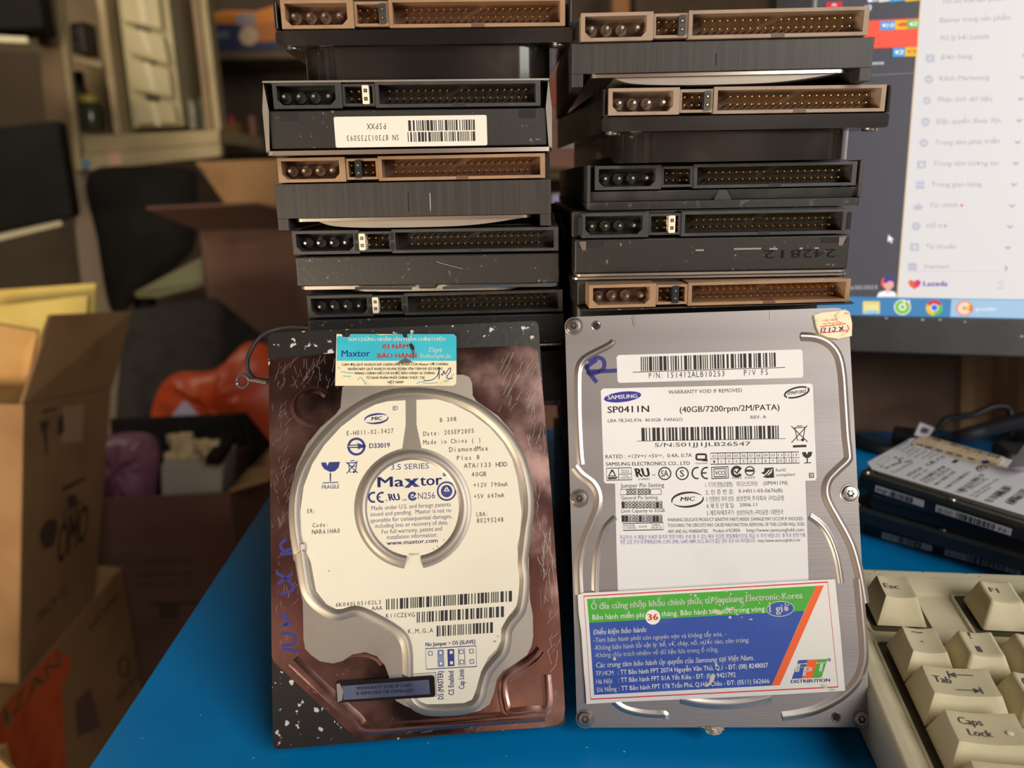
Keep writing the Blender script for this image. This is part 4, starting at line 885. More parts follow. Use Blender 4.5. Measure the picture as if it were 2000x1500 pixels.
for (x, y, rx, ry, ro) in ((960, 745, 16, 40, .5), (930, 790, 24, 10, -.6), (990, 640, 10, 12, 0), (230, 595, 12, 14, 0), (1250, 300, 14, 5, 0), (1800, 800, 26, 12, .4), (1860, 825, 24, 10, 0), (1000, 245, 40, 18, .2), (1085, 225, 30, 12, .1), (800, 115, 10, 5, 0), (1215, 100, 8, 5, 0)): b.prism(g(ell(x, y, rx, ry, 8, rot=ro), ZF), None, z1 + .00011, scuff)
tag(b.build('distributor_sticker', sm), 'blue, green and white printed sticker with an orange bar')
# silvery crumb of a torn seal under the lower edge
b = MB()
FS.tf = lambda X, Y: (X, Y)
b.prism(g([(885, 1150), (920, 1160), (940, 1190), (975, 1203), (1015, 1198), (1045, 1168), (1035, 1150)], Z8), -.0004, .0006, M('silvery_foil_scrap', (190, 178, 158), .35, metal=.7, rgb2=(120, 110, 96), scale=500, bump=.5, bscale=700)); b.build('foil_scrap', sm)
# ------------------------------------------------------------------ keyboard
beige = M('aged_beige_plastic', (216, 206, 172), .5, rgb2=(206, 192, 150), scale=28, lo=.45, hi=.8, bump=.06, bscale=1500)
keyc = M('yellowed_key_plastic', (212, 201, 164), .42, rgb2=(202, 189, 146), scale=40, lo=.5, hi=.85, bump=.04, bscale=1500)
grime = M('key_well_grime', (92, 84, 58), .8, rgb2=(70, 62, 44), scale=60)
legend = M('grey_key_legend', (84, 82, 84), .6)
KM = Matrix.Translation((.1386, .2658, .0391)) @ Matrix.Rotation(-.1183, 4, 'Z') @ Matrix.Rotation(.1565, 4, 'X')
kb = empty('keyboard', 'yellowed beige computer keyboard at the right edge of the table', 'keyboard', matrix=KM)
U = .01905; PZ = -.0105
gz = lambda y: (.0012 - .0391 - y * math.sin(.1565)) / math.cos(.1565)
# case: closed shell with a well for the keys
X0, X1, Y0, Y1 = -.0125, .44, -.130, .0262
WX0, WX1, WY0, WY1 = -.0035, .425, -.1235, .0125
b = MB()
def ring(a, zf): return [(a[0], a[2], zf(a[2])), (a[1], a[2], zf(a[2])), (a[1], a[3], zf(a[3])), (a[0], a[3], zf(a[3]))]
RZ = -.0085
rings = [ring((X0 + .0005, X1, Y0, Y1 - .0005), gz), ring((X0, X1, Y0, Y1), lambda y: RZ - .0035), ring((X0 + .0012, X1 - .001, Y0 + .001, Y1 - .0012), lambda y: RZ - .0005),
         ring((X0 + .0050, X1 - .004, Y0 + .004, Y1 - .0085), lambda y: RZ), ring((WX0, WX1, WY0, WY1), lambda y: PZ - .0005), ring((WX0 + .001, WX1 - .001, WY0 + .001, WY1 - .001), lambda y: PZ - .0012)]
vs = [p for r in rings for p in r]
fs = [(r * 4 + k, r * 4 + (k + 1) % 4, r * 4 + 4 + (k + 1) % 4, r * 4 + 4 + k) for r in range(5) for k in range(4)] + [(20, 21, 22, 23), (3, 2, 1, 0)]
b.add(vs, fs, beige, True)
rnd = random.Random(8)
for _ in range(12):
    x, y = rnd.uniform(.005, .075), rnd.uniform(.019, .0255); b.prism(ell(x, y, rnd.uniform(.0002, .0011), .0002, 6, rot=rnd.uniform(-.3, .3)), None, RZ - .0004 + .0002, ink_soft)
b.build('case', kb, bevel=.0012, segs=3, angle=50)
def rr_in(x0, x1, y0, y1): return rrect(x0, x1, y0, y1, .0018, 4)
wells = MB()   # the dark gaps in which the keys sit
for (x0, x1, y0, y1) in ((-.0003, U + .0006, -.0103, .0103), (2 * U - .0006, 6 * U + .0006, -.0103, .0103), (-.0008, 15 * U, -1.5 * U - .0104 - 4 * U, -1.5 * U + .0104)):
    wells.prism(rr_in(x0 - .0012, x1 + .0012, y0 - .0010, y1 + .0012), PZ - .0012, PZ - .0009 + .0002, grime)
    wells.sweep(rr_in(x0 - .0018, x1 + .0018, y0 - .0016, y1 + .0018), [(.0008, PZ - .0012), (.0004, PZ - .0002), (-.0006, PZ - .0002), (-.0012, PZ - .0012)], beige, closed=True)
wells.build('key_well', kb)
def key(cx, cy, wd_, legends, ztop=0.0, extra=None, ntop=.0132):
    """one keycap: sloping skirt and a dished, rounded top; the letters are printed on it"""
    k = MB(); hb = wd_ * U / 2 - .0005; hd = U / 2 - .0004
    tw = hb - .0034; y0t, y1t = -hd + .0052, hd - .0016
    zb = PZ + .0006
    n, mth = 9, 5
    top = lambda u_, v_: (u_ * tw, y0t + (y1t - y0t) * v_, ztop - .0009 * (1 - min(1, u_ * u_)) - .0004 * math.sin(math.pi * v_) + (.0008 * (v_ - .5)))
    loops = []
    # skirt ring at the base, ring of the top rim
    per = [(-1, v / mth) for v in range(mth)] + [(-1 + 2 * i / n, 1) for i in range(n)] + [(1, 1 - v / mth) for v in range(mth)] + [(1 - 2 * i / n, 0) for i in range(n)]
    base = [(u_ * hb, -hd + 2 * hd * v_, zb) for u_, v_ in per]
    rim = [top(u_, v_) for u_, v_ in per]
    L = len(per)
    k.add(base + rim, [(i, L + i, L + (i + 1) % L, (i + 1) % L) for i in range(L)], keyc, True)
    grid = [top(-1 + 2 * i / n, v / mth) for v in range(mth + 1) for i in range(n + 1)]
    k.add(grid, [(v * (n + 1) + i, v * (n + 1) + i + 1, (v + 1) * (n + 1) + i + 1, (v + 1) * (n + 1) + i) for v in range(mth) for i in range(n)], keyc, True)
    # letters follow the dish a little above it
    def zz(x, y): u_ = max(-1, min(1, x / tw)); v_ = (y - y0t) / (y1t - y0t); return top(u_, v_)[2] + .00022
    for t, x, y, h, w_ in legends:
        t_ = MB(); 
        if t in ('<-', '->'):
            s_ = -1 if t == '<-' else 1; x1_ = x + w_
            t_.quad((x, y, 0), (x1_, y, 0), (x1_, y + .00035, 0), (x, y + .00035, 0), legend)
            ex = x if s_ < 0 else x1_
            t_.add([(ex, y + .00018, 0), (ex - s_ * .0022, y - .0009, 0), (ex - s_ * .0022, y + .00125, 0)], [(0, 1, 2) if s_ < 0 else (0, 2, 1)], legend)
            t_.quad((ex - .0002, y - .0012, 0), (ex + .0002, y - .0012, 0), (ex + .0002, y + .0016, 0), (ex - .0002, y + .0016, 0), legend)
        else: word(t_, t, (x, y), (x + w_, y), h, 0, legend, bold=.012)
        k.add([(v[0], v[1], zz(v[0], v[1])) for v in t_.v], t_.f, legend)
    if extra:
        k.prism(ell(*extra, .0011, .0008, 10), zz(*extra) - .0002, zz(*extra) + .0002, whitep)
    # weld so that bevel can round the rim
    o = k.build('key', kb)
    bm = bmesh.new(); bm.from_mesh(o.data); bmesh.ops.remove_doubles(bm, verts=bm.verts, dist=1e-6)
    for e_ in bm.edges: e_.smooth = True
    bm.to_mesh(o.data); bm.free()
    o.data.polygons.foreach_set('use_smooth', [True] * len(o.data.polygons))
    bv = o.modifiers.new('bevel', 'BEVEL'); bv.width = .0011; bv.segments = 3; bv.limit_method = 'ANGLE'; bv.angle_limit = math.radians(28)
    o.location = (cx, cy, 0)
    return o
rows = [-1.5 * U, -2.5 * U, -3.5 * U, -4.5 * U]
key(.5 * U, 0, 1, [('Esc', -.0044, .0014, .0024, .0056)], .0006)
for i in range(4): key((2.5 + i) * U, 0, 1, [('F%d' % (i + 1), -.0036, .0014, .0024, .0033)], .0006)
key(.5 * U, rows[0], 1, [('~', -.0028, .0046, .0028, .0032), ('`', -.0012, -.0006, .0026, .0011)])
for i, (a_, c_) in enumerate((('!', '1'), ('@', '2'), ('#', '3'), ('$', '4'), ('%', '5'))): key((1.5 + i) * U, rows[0], 1, [(a_, -.0026, .0040, .0026, .0007 if i == 0 else .0026), (c_, -.0022, -.0022, .0028, .0013 if i == 0 else .0019)])
key(.75 * U, rows[1], 1.5, [('Tab', -.0083, .0012, .0026, .0056), ('<-', -.0026, .0046, 0, .0078), ('->', -.0026, -.0016, 0, .0078)])
for i, ch in enumerate('QWERT'): key((2 + i) * U, rows[1], 1, [(ch, -.0040, .0014, .0036, .0033)])
key(.875 * U - .125 * U, rows[2], 1.5, [('Caps', -.0075, .0030, .0024, .0072), ('Lock', -.0060, -.0010, .0024, .0070)], extra=(.0062, .0006))
b = MB(); b.box(1.42 * U, 1.76 * U, rows[2] - .0085, rows[2] + .008, PZ + .0006, PZ + .0050, keyc); b.build('key_step', kb, bevel=.0012, segs=3)
for i, ch in enumerate('ASDFG'): key((2.25 + i) * U, rows[2], 1, [(ch, -.0040, .0014, .0036, .0033)])
key(1.125 * U, rows[3], 2.25, [('Shift', -.0120, .0014, .0026, .0080)])
for i, ch in enumerate('ZXCV'): key((2.75 + i) * U, rows[3], 1, [(ch, -.0040, .0014, .0036, .0033)])

# ------------------------------------------------------------------ monitor
ti, yw = .1452, -.2479
Rm = Matrix.Rotation(yw, 3, 'Z')
FMon = Face((.2264, .4441, .1246), Rm @ Vector((1, 0, 0)), Rm @ Vector((0, math.sin(ti), math.cos(ti))))
mon = empty('monitor', 'black-framed computer monitor showing a sales app menu, behind the right stack', 'monitor', matrix=FMon.MW)
S0 = FMon.raw(1589, 8)[0]; S1 = S0 + .512; SB = FMon.raw(1751, 617.5)[1]; ST = SB + .288
bez = M('dark_grey_bezel', (62, 62, 64), .4, rgb2=(70, 70, 72), scale=40)
def glow(n, c, e=1.0): return M(n, c, .4, emit=e)
b = MB(); bw = .0215
o_ = [(S0 - bw, SB - bw), (S1 + bw, SB - bw), (S1 + bw, ST + bw), (S0 - bw, ST + bw)]; i_ = [(S0, SB), (S1, SB), (S1, ST), (S0, ST)]
vs = [(x, y, .004) for x, y in o_] + [(x, y, .004) for x, y in i_] + [(x, y, 0) for x, y in i_] + [(x, y, -.035) for x, y in o_]
b.add(vs, [(k_, (k_ + 1) % 4, 4 + (k_ + 1) % 4, 4 + k_) for k_ in range(4)] + [(4 + k_, 4 + (k_ + 1) % 4, 8 + (k_ + 1) % 4, 8 + k_) for k_ in range(4)] + [(k_, 12 + k_, 12 + (k_ + 1) % 4, (k_ + 1) % 4) for k_ in range(4)] + [(15, 14, 13, 12)], bez)
b.build('bezel', mon, bevel=.0012)
b = MB(); b.prism([(S0 + .21, -.02), (S0 + .29, -.02), (S0 + .27, .10), (S0 + .23, .10)], -.06, -.0352, bez); b.build('stand_neck', mon)
bp_ = FMon.MW.inverted() @ Vector((.42, .52, .0))
sb = MB(); sb.X = FMon.MW.inverted()
ctr = FMon.MW @ Vector((S0 + .25, -.02, -.048))
sb.prism([(ctr.x - .06, ctr.y - .02), (ctr.x + .13, ctr.y - .02), (ctr.x + .13, ctr.y + .09), (ctr.x - .06, ctr.y + .09)], .0005, .012, bez)
sb.box(ctr.x - .03, ctr.x + .03, ctr.y - .01, ctr.y + .02, .0121, ctr.z + .02, bez)
sb.build('stand_base', mon)
ZA = lambda X, Y: (1600 + X * .21333, Y * .21333)
ZB = lambda X, Y: (1600 + X * .22667, 300 + Y * .22667)
ZC = lambda X, Y: (1560 + X * .14, Y * .14)
g = (lambda pts, f=None: [FMon.raw(*((f(*p)) if f else p)) for p in pts])
b = MB(); z = .0002
charc = glow('screen_hazy_charcoal', (74, 73, 80)); white_s = glow('screen_white', (229, 223, 221)); grey_t = glow('screen_grey_text', (168, 165, 178)); icon_g = glow('screen_icon_grey', (196, 194, 206))  # charcoal is the dark screen area with haze put into its glow
red_s = glow('screen_red', (250, 88, 66)); sky_s = glow('screen_sky_blue', (70, 160, 222)); yel_s = glow('screen_yellow', (244, 196, 40)); grn_s = glow('screen_green', (98, 190, 84)); wh2 = glow('screen_bright_white', (250, 250, 250))
task = glow('screen_taskbar_blue', (62, 132, 184)); task2 = glow('screen_taskbar_light', (164, 200, 226)); navy_s = glow('screen_navy', (70, 54, 160)); orange_s = glow('screen_orange', (232, 106, 48)); tanline = glow('screen_tan_line', (238, 206, 160)); crim = glow('screen_crimson', (222, 40, 56))
b.prism([(S0, SB), (S1, SB), (S1, ST), (S0, ST)], None, z, charc)
dv0, dv1 = FMon.raw(1797, 0), FMon.raw(1751, 581)
ext = (dv0[0] + (dv0[0] - dv1[0]) * (ST - dv0[1]) / (dv0[1] - dv1[1]), ST)
b.prism([dv1, (S1, dv1[1]), (S1, ST), ext], None, z + .0002, white_s)
def up(p, k=.0008): return (p[0] + k, p[1])
b.prism([dv1, up(dv1, .0007), up(ext, .0007), ext], None, z + .0004, tanline)
b.prism([(S0, SB), (S1, SB), (S1, dv1[1]), (S0, dv1[1])], None, z + .0006, task)
tk = FMon.raw(1856, 600)[0]; b.prism([(tk, SB + .0004), (tk + .05, SB + .0004), (tk + .05, dv1[1] - .0004), (tk, dv1[1] - .0004)], None, z + .0008, task2)
b.prism([(tk + .05, SB + .0004), (S1, SB + .0004), (S1, dv1[1] - .0004), (tk + .05, dv1[1] - .0004)], None, z + .0008, glow('screen_taskbar_pale', (150, 186, 210)))
Z1 = z + .0008
def wA(t, x0, y0, x1, y1, h, m, f=ZA, zz=None, **k): FMon.tf = f; FMon.word(b, t, x0, y0, x1, y1, h, zz or Z1, m, **k); FMon.tf = lambda X, Y: (X, Y)
for t, x0, y0, x1, y1 in (('Tối ưu hóa sản phẩm', 1115, 40, 1700, 8), ('Banner trang sản phẩm', 1100, 212, 1745, 184), ('Xử lý bởi Lazada', 1095, 374, 1550, 358), ('Đơn hàng', 1110, 550, 1395, 538), ('Kênh Marketing', 1095, 745, 1552, 733), ('Phân tích dữ liệu', 1082, 937, 1575, 926), ('Đặc quyền Shop Xịn', 1065, 1138, 1655, 1124), ('Trung tâm phát triển', 1055, 1330, 1645, 1314)): wA(t, x0, y0, x1, y1, 44, grey_t)
for t, x0, y0, x1, y1 in (('Trung tâm tương tác', 975, 107, 1545, 102), ('Trang gian hàng', 960, 288, 1395, 284), ('Tài chính', 945, 466, 1185, 463), ('Hỗ trợ', 922, 642, 1098, 640), ('Tài khoản', 912, 822, 1170, 820), ('Vietnam', 893, 993, 1115, 991)): wA(t, x0, y0, x1, y1, 40, grey_t, ZB)
wA('Lazada', 893, 1141, 1100, 1141, 42, navy_s, ZB, bold=.03)
def poly(pts, f, m, zz=None): b.prism(g(pts, f), None, zz or Z1, m)
for i, (x, y) in enumerate(((1012, 538), (1000, 730), (982, 925), (970, 1116), (953, 1312))):
    poly(rrect(x - 40, x + 40, y - 36, y + 36, 8, 3) if i == 0 else ell(x, y, 40, 38, 24 if i != 2 else 6), ZA, icon_g); poly([(x - 20, y + 4), (x - 4, y - 8), (x + 4, y), (x + 22, y - 6), (x + 22, y + 4), (x - 18, y + 12)], ZA, white_s, Z1 + .0002)
poly([(936, 1158), (995, 1158), (995, 1164), (936, 1166)], ZA, icon_g)
for i, (x, y) in enumerate(((878, 97), (866, 273), (848, 455), (832, 628), (818, 806), (800, 975))):
    poly(ell(x, y, 38, 36, 24) if i == 3 else ([(x - 38, y - 8), (x - 8, y - 8), (x, y - 34), (x + 12, y - 10), (x + 40, y - 12), (x + 32, y + 32), (x - 38, y + 32)] if i == 2 else rrect(x - 38, x + 38, y - 34, y + 34, 8, 3)), ZB, icon_g)
    if i in (0, 4): poly(ell(x, y + 2, 16, 16, 14), ZB, white_s, Z1 + .0002)
    if i == 1: poly([(x - 38, y - 2), (x + 38, y - 3), (x + 38, y + 4), (x - 38, y + 5)], ZB, white_s, Z1 + .0002)
    if i == 3: wA('?', x - 8, y + 16, x + 8, y + 16, 30, white_s, ZB, Z1 + .0002)
for x, y, f in ((1880, 512, ZA), (1858, 712, ZA), (1840, 910, ZA), (1828, 1108, ZA), (1812, 1306, ZA), (1690, 88, ZB), (1674, 270, ZB), (1658, 453, ZB), (1640, 632, ZB), (1622, 812, ZB)): b.stroke(g([(x - 22, y - 10), (x, y + 10), (x + 22, y - 12)], f), .0009, Z1, grey_t)
b.stroke(g([(1594, 970), (1616, 990), (1596, 1008)], ZB), .0009, Z1, grey_t)
for y in (1106, 1134, 1160): b.stroke(g([(1522 if y != 1134 else 1544, y), (1586, y)], ZB), .0006, Z1, icon_g)
poly(ell(1223, 448, 11, 11, 14), ZB, crim); poly([(760, 1013), (1560, 1013), (1560, 1017), (760, 1017)], ZB, icon_g)
poly([(762, 1104), (776, 1090), (800, 1092), (816, 1104), (834, 1088), (860, 1090), (872, 1110), (862, 1138), (814, 1168), (776, 1142)], ZB, orange_s); poly([(816, 1104), (834, 1088), (860, 1090), (872, 1110), (862, 1138), (818, 1166)], ZB, glow('screen_magenta', (226, 40, 120)), Z1 + .0002)
# chat list on the left of the screen
poly([(900, 298), (1668, 260), (1648, 660), (880, 690)], ZC, red_s)
poly([(-300, 1120), (1620, 1020), (1620, 1032), (-300, 1132)], ZC, glow('screen_rule_grey', (128, 128, 134)))
def badge(x0, x1, y0, y1, m, t, m2, sk=4): poly([(x0, y0 + sk), (x1, y0), (x1 - 4, y1), (x0 - 4, y1 + sk)], ZC, m, Z1 + .0002); wA(t, x0 + (x1 - x0) * .45, y1 - 32, x1 - 18, y1 - 36, 58, m2, ZC, Z1 + .0004, bold=.02); poly([(x0 + 28, y0 + 44), (x0 + 78, y0 + 42), (x0 + 70, y0 + 86), (x0 + 36, y0 + 88)], ZC, m2, Z1 + .0004)
badge(1130, 1338, 302, 428, sky_s, '10', wh2); badge(1340, 1508, 294, 416, yel_s, '1', orange_s); badge(1510, 1668, 284, 404, grn_s, '2', wh2)
badge(1306, 1478, 674, 800, sky_s, '2', wh2); badge(1480, 1646, 664, 792, yel_s, '3', orange_s)
for x0, x1, m in ((955, 1110, grey_t), (1112, 1266, white_s), (1268, 1478, sky_s), (1480, 1685, yel_s)): poly([(x0, -80), (x1, -86), (x1, 30 - (x0 - 955) * .03), (x0, 48 - (x0 - 955) * .03)], ZC, m)
wA('10', 1340, 10, 1430, 6, 50, wh2, ZC, Z1 + .0003, bold=.02); poly(ell(990, 10, 34, 28, 18), ZC, wh2, Z1 + .0003); wA('5', 1040, 24, 1080, 22, 50, wh2, ZC, Z1 + .0003)
wA('68', 905, 158, 1005, 152, 74, wh2, ZC, bold=.02); wA('encu', 965, 912, 1172, 902, 46, wh2, ZC, bold=.02)
poly([(380, 42), (602, 34), (600, 170), (378, 176)], ZC, crim); b.sweep(g(ell(490, 98, 24, 26, 16, 180, 360), ZC), [(.0004, Z1 + .0003), (-.0004, Z1 + .0003)], white_s, smooth=False)
lb0 = FMon.raw(1592, 0); b.prism([(S0, SB), (S0 + .0016, SB), (S0 + .0016, ST), (S0, ST)], None, Z1, glow('screen_edge_grey', (150, 156, 146)))
# pointer, date, avatar and the task icons
poly([(592, 700), (640, 742), (618, 746), (628, 770), (616, 774), (606, 750), (586, 764)], ZB, wh2)
wA('16/05/2023', 245, 1172, 496, 1166, 32, icon_g, ZB)
poly([(492, 1236), (512, 1196), (560, 1182), (612, 1182), (652, 1196), (664, 1236)], ZB, wh2); poly([(572, 1150), (606, 1150), (606, 1196), (590, 1206), (572, 1196)], ZB, glow('screen_peach', (240, 160, 150))); poly(ell(592, 1128, 46, 46, 20), ZB, glow('screen_peach_light', (244, 172, 160)), Z1 + .0001); poly([(548, 1112), (552, 1078), (590, 1060), (632, 1074), (640, 1104), (600, 1098), (566, 1118)], ZB, navy_s, Z1 + .0003); poly([(528, 1130), (532, 1090), (552, 1070), (560, 1080), (546, 1104), (552, 1150), (536, 1146)], ZB, red_s, Z1 + .0004)
poly(rrect(372, 518, 1272, 1380, 10, 3), ZB, glow('screen_folder_yellow', (236, 214, 130)), Z1 + .0003); poly(rrect(380, 510, 1300, 1372, 8, 3), ZB, glow('screen_folder_light', (244, 228, 150)), Z1 + .0004); poly([(384, 1352), (506, 1348), (498, 1380), (392, 1382)], ZB, glow('screen_pale_cyan', (150, 206, 226)), Z1 + .0005)
poly(ell(712, 1324, 72, 66, 30), ZB, wh2, Z1 + .0003); poly(ell(712, 1324, 64, 58, 30), ZB, glow('screen_lime', (124, 200, 40)), Z1 + .0004); poly(ell(712, 1322, 32, 30, 24), ZB, wh2, Z1 + .0005); poly(ell(712, 1322, 18, 17, 18), ZB, glow('screen_lime_dark', (110, 188, 40)), Z1 + .0006)
for x, y in ((728, 1280), (752, 1296), (770, 1276)): poly([(x - 10, y - 12), (x + 4, y - 14), (x + 6, y + 12), (x - 6, y + 14)], ZB, wh2 if x != 752 else red_s, Z1 + .0007)
for a0, m in ((30, crim), (150, grn_s), (270, yel_s)): poly([(986, 1330)] + ell(986, 1330, 72, 66, 14, a0 + 180, a0 + 300), ZB, m, Z1 + .0003)
poly(ell(986, 1328, 36, 33, 24), ZB, wh2, Z1 + .0004); poly(ell(986, 1328, 28, 26, 24), ZB, glow('screen_cobalt', (40, 110, 235)), Z1 + .0005)
poly(ell(1246, 1332, 72, 64, 30), ZB, orange_s, Z1 + .0004); b.sweep(g(ell(1244, 1332, 38, 34, 24, 30, 330), ZB), [(.0014, Z1 + .0006), (-.0014, Z1 + .0006)], glow('screen_peach_pale', (252, 214, 190)), smooth=False); poly([(1246, 1322), (1290, 1310), (1296, 1340), (1250, 1344)], ZB, yel_s, Z1 + .0007)
wA('goseller', 1340, 1352, 1520, 1352, 30, wh2, ZB, Z1 + .0004)
tag(b.build('screen', mon), 'lit screen with a white menu column and blue taskbar')
b = MB()
for x, y, r in ((1728, 617, 3), (1798, 620, 4), (1832, 620, 3), (1880, 624, 2), (1990, 652, 3)): b.prism([FMon.raw(*p) for p in ell(x, y + 4, r, 1.5, 8)], None, .0042, paper_grey)
b.build('bezel_scratch', mon)
# ------------------------------------------------------------------ corrugated card, cables and small drives behind the keyboard
kraft = M('kraft_cardboard', (206, 168, 122), .85, rgb2=(190, 152, 108), scale=30)
kdark = M('dark_kraft_cardboard', (132, 104, 86), .85, rgb2=(122, 96, 80), scale=20)
b = MB(); P0 = onz(1668, 851, .0006); Wx = Vector((.42, -.004, 0)); n0 = P0 + Vector((0, .012, 0))
pts = []
for i in range(0, 121):
    x = .42 * i / 120
    if x < .083: y = .0
    else:
        ph = (x - .083) / .0125; y = -.0035 * abs(math.sin(ph * math.pi)) - .002
    pts.append((n0.x + x, n0.y + y - .004 + (-.004) * x / .42))
vs = [(x, y, .0008) for x, y in pts] + [(x, y + .03, .16) for x, y in pts]; N = len(pts)
k_ = next(i for i in range(N) if .42 * i / 120 >= .083)
b.add(vs[:k_ + 1] + vs[N:N + k_ + 1], [(i, i + 1, k_ + 2 + i, k_ + 1 + i) for i in range(k_)], kdark); 
b.add(vs[k_:N] + vs[N + k_:], [(i, i + 1, N - k_ + i + 1, N - k_ + i) for i in range(N - k_ - 1)], kraft, True)
pts2 = [(x, y + .012) for x, y in pts]; b.add([(x, y, .0008) for x, y in pts2] + [(x, y + .03, .16) for x, y in pts2], [(i + 1, i, N + i, N + i + 1) for i in range(N - 1)], kraft)
tag(b.build('cardboard_sheet'), 'corrugated brown cardboard standing on edge under the monitor', 'cardboard')
# 2.5-inch drives
hz = .0395
F0 = ray((1677, 920)); k0 = (hz - EYE) / F0.z; P = EYEP + F0 * k0
Uh = Vector((.6272, -.7772, -.03)).normalized(); Vh = Vector((.7784, .6234, .03)); Vh = (Vh - Uh * Vh.dot(Uh)).normalized()
FH = Face(P, Uh, Vh)
olive = M('olive_grey_metal', (104, 98, 84), .35, metal=.6, rgb2=(92, 86, 72), scale=40, bump=.05, bscale=400)
blk2 = M('black_drive_side', (38, 40, 44), .45)
ZH = lambda X, Y: (1660 + X * .22667, 780 + Y * .22667)
def small_drive(label, F, full):
    r = empty('laptop_hard_drive', label, 'hard drive', matrix=F.MW, group='small drives piled behind the keyboard')
    q = MB(); q.prism(rrect(0, .1002, 0, .0699, .002, 4), -.0093, -.0034, blk2); q.build('body', r, bevel=.0004)
    q = MB(); q.prism(rrect(.0002, .1, .0002, .0697, .0025, 4), -.0033, -.0006, olive); q.prism([(.004, .009), (.009, .004), (.060, .0035), (.098, .0035), (.098, .066), (.009, .0665), (.004, .061)], -.0006, 0, olive)
    q.build('cover', r, bevel=.0005)
    for x, y in ((.0030, .0030), (.047, .0022), (.097, .0025), (.003, .067), (.097, .067)):
        s_ = put(SCREW, 'screw', r, (x, y, -.0006)); s_.scale = (.7, .7, .8)
    if not full: return r
    q = MB(); q.box(.010, .035, -.0003, 0, -.0085, -.0050, paper_grey); bars(q, (.018, -.0052), (.030, -.0052), (.030, -.0082), (.018, -.0082), 40, .0004, ink, 3, plane='xz')
    q.box(.041, .075, -.0003, 0, -.0085, -.0050, paper_grey); bars(q, (.051, -.0052), (.068, -.0052), (.068, -.0082), (.051, -.0082), 50, .0004, ink, 4, plane='xz')
    word(q, '3PAJP', (.0105, -.0078), (.0168, -.0078), .0019, .0004, ink_soft, plane='xz'); word(q, '3JL33G', (.042, -.0078), (.049, -.0078), .0019, .0004, ink_soft, plane='xz'); word(q, 'F3', (.070, -.0078), (.073, -.0078), .0018, .0004, ink_soft, plane='xz')
    q.build('side_label', r)
    return r
hd = small_drive('small silver hard drive with white printed label, topmost of the pile behind the keyboard', FH, True)
g = (lambda pts, f=None: [FH.raw(*((f(*p)) if f else p)) for p in pts])
FH.tf = ZH; b = MB(); w = .0002
b.prism(g([(150, 545), (520, 340), (560, 335), (1300, 500), (1600, 570), (2000, 690), (1950, 1130), (1500, 1000), (190, 605)], ZH), 0, w, paper_grey)
def wh_(t, x0, y0, x1, y1, h, m=ink, **k): FH.word(b, t, x0, y0, x1, y1, h, w + .00005, m, **k)
def wl(t, p0, p1, cap, m=ink_soft, bold=0): word(b, t, FH.raw(*ZH(*p0)), FH.raw(*ZH(*p1)), cap, w + .00005, m, bold=bold)
wl('HITACHI', (512, 668), (632, 600), .0022, ink, .03); wl('APR 07', (552, 690), (690, 612), .0018)
for (a_, c_, d_, e_, s_) in (((595, 698), (800, 575), (832, 585), (628, 712), 1), ((716, 738), (888, 618), (920, 626), (748, 744), 2), ((806, 765), (1010, 625), (1044, 632), (842, 773), 3), ((905, 795), (1130, 640), (1172, 650), (952, 808), 4), ((1152, 875), (1330, 745), (1400, 760), (1226, 890), 5), ((1328, 885), (1480, 770), (1560, 800), (1390, 910), 6)):
    bars(b, *[FH.raw(*ZH(*p)) for p in (a_, c_, d_, e_)], 40, w + .00005, ink, s_ + 40)
wl('MODEL: DK23FB-40', (670, 730), (880, 605), .0024, ink); wl('7BF J9BGUL33G', (985, 815), (1195, 690), .0026, ink); wl('PH-0G4', (1310, 850), (1400, 780), .0028, ink, .02); wl('REV A0', (1410, 915), (1500, 850), .003, ink, .02)
wl('Travelstar', (378, 645), (560, 545), .0022); wl('Rev. March 2004 Made in China', (1050, 838), (1290, 690), .0014); wl('LBA: 78,140,160', (1088, 850), (1220, 765), .0014); wl('CAUTION', (400, 438), (520, 368), .0022); wl('DC 5V 0.9A', (452, 452), (570, 380), .0016); wl('Hitachi Global Storage', (490, 470), (690, 350), .0016)
for i, (x, y) in enumerate(((500, 500), (560, 510), (620, 520), (680, 520))): wl('void if removed', (x, y), (x + 110, y - 66), .0014)
c_ = g(ell(1140, 600, 46, 26, 20, 90, 330), ZH); b.sweep(c_, [(.0005, w + .00005), (-.0005, w + .00005)], ink, smooth=False); c_ = g(ell(1150, 598, 26, 14, 16, 60, 360), ZH); b.sweep(c_, [(.0004, w + .00005), (-.0004, w + .00005)], ink, smooth=False)
wl('UL', (690, 575), (760, 535), .0026, ink, .04); wl('CE', (770, 528), (830, 495), .0022, ink, .02); b.prism(g([(870, 545), (905, 520), (945, 528), (908, 556)], ZH), None, w + .00005, ink_soft); b.prism(g(ell(286, 532, 66, 22, 20, rot=-.5), ZH), None, w + .00005, icon_soft := M('faint_grey_print', (170, 170, 174), .7)); b.prism(g(ell(286, 532, 58, 17, 20, rot=-.5), ZH), None, w + .00007, paper_grey)
for pts in ([(350, 575), (440, 545), (420, 520), (460, 510)], [(300, 600), (340, 585)], [(260, 585), (285, 578)], [(470, 545), (530, 530)], [(380, 510), (405, 500)]): b.stroke(g(pts, ZH), .0012, w + .00005, ink_soft)
tag(b.build('printed_label', hd), 'white printed label')
b = MB(); w2 = .0006
b.prism(g([(535, 385), (600, 320), (640, 316), (1330, 505), (1300, 560), (1240, 580), (1060, 560), (620, 410), (545, 410)], ZH), .0002, w2, M('buff_paper_strip', (226, 204, 172), .7, rgb2=(206, 180, 146), scale=90))
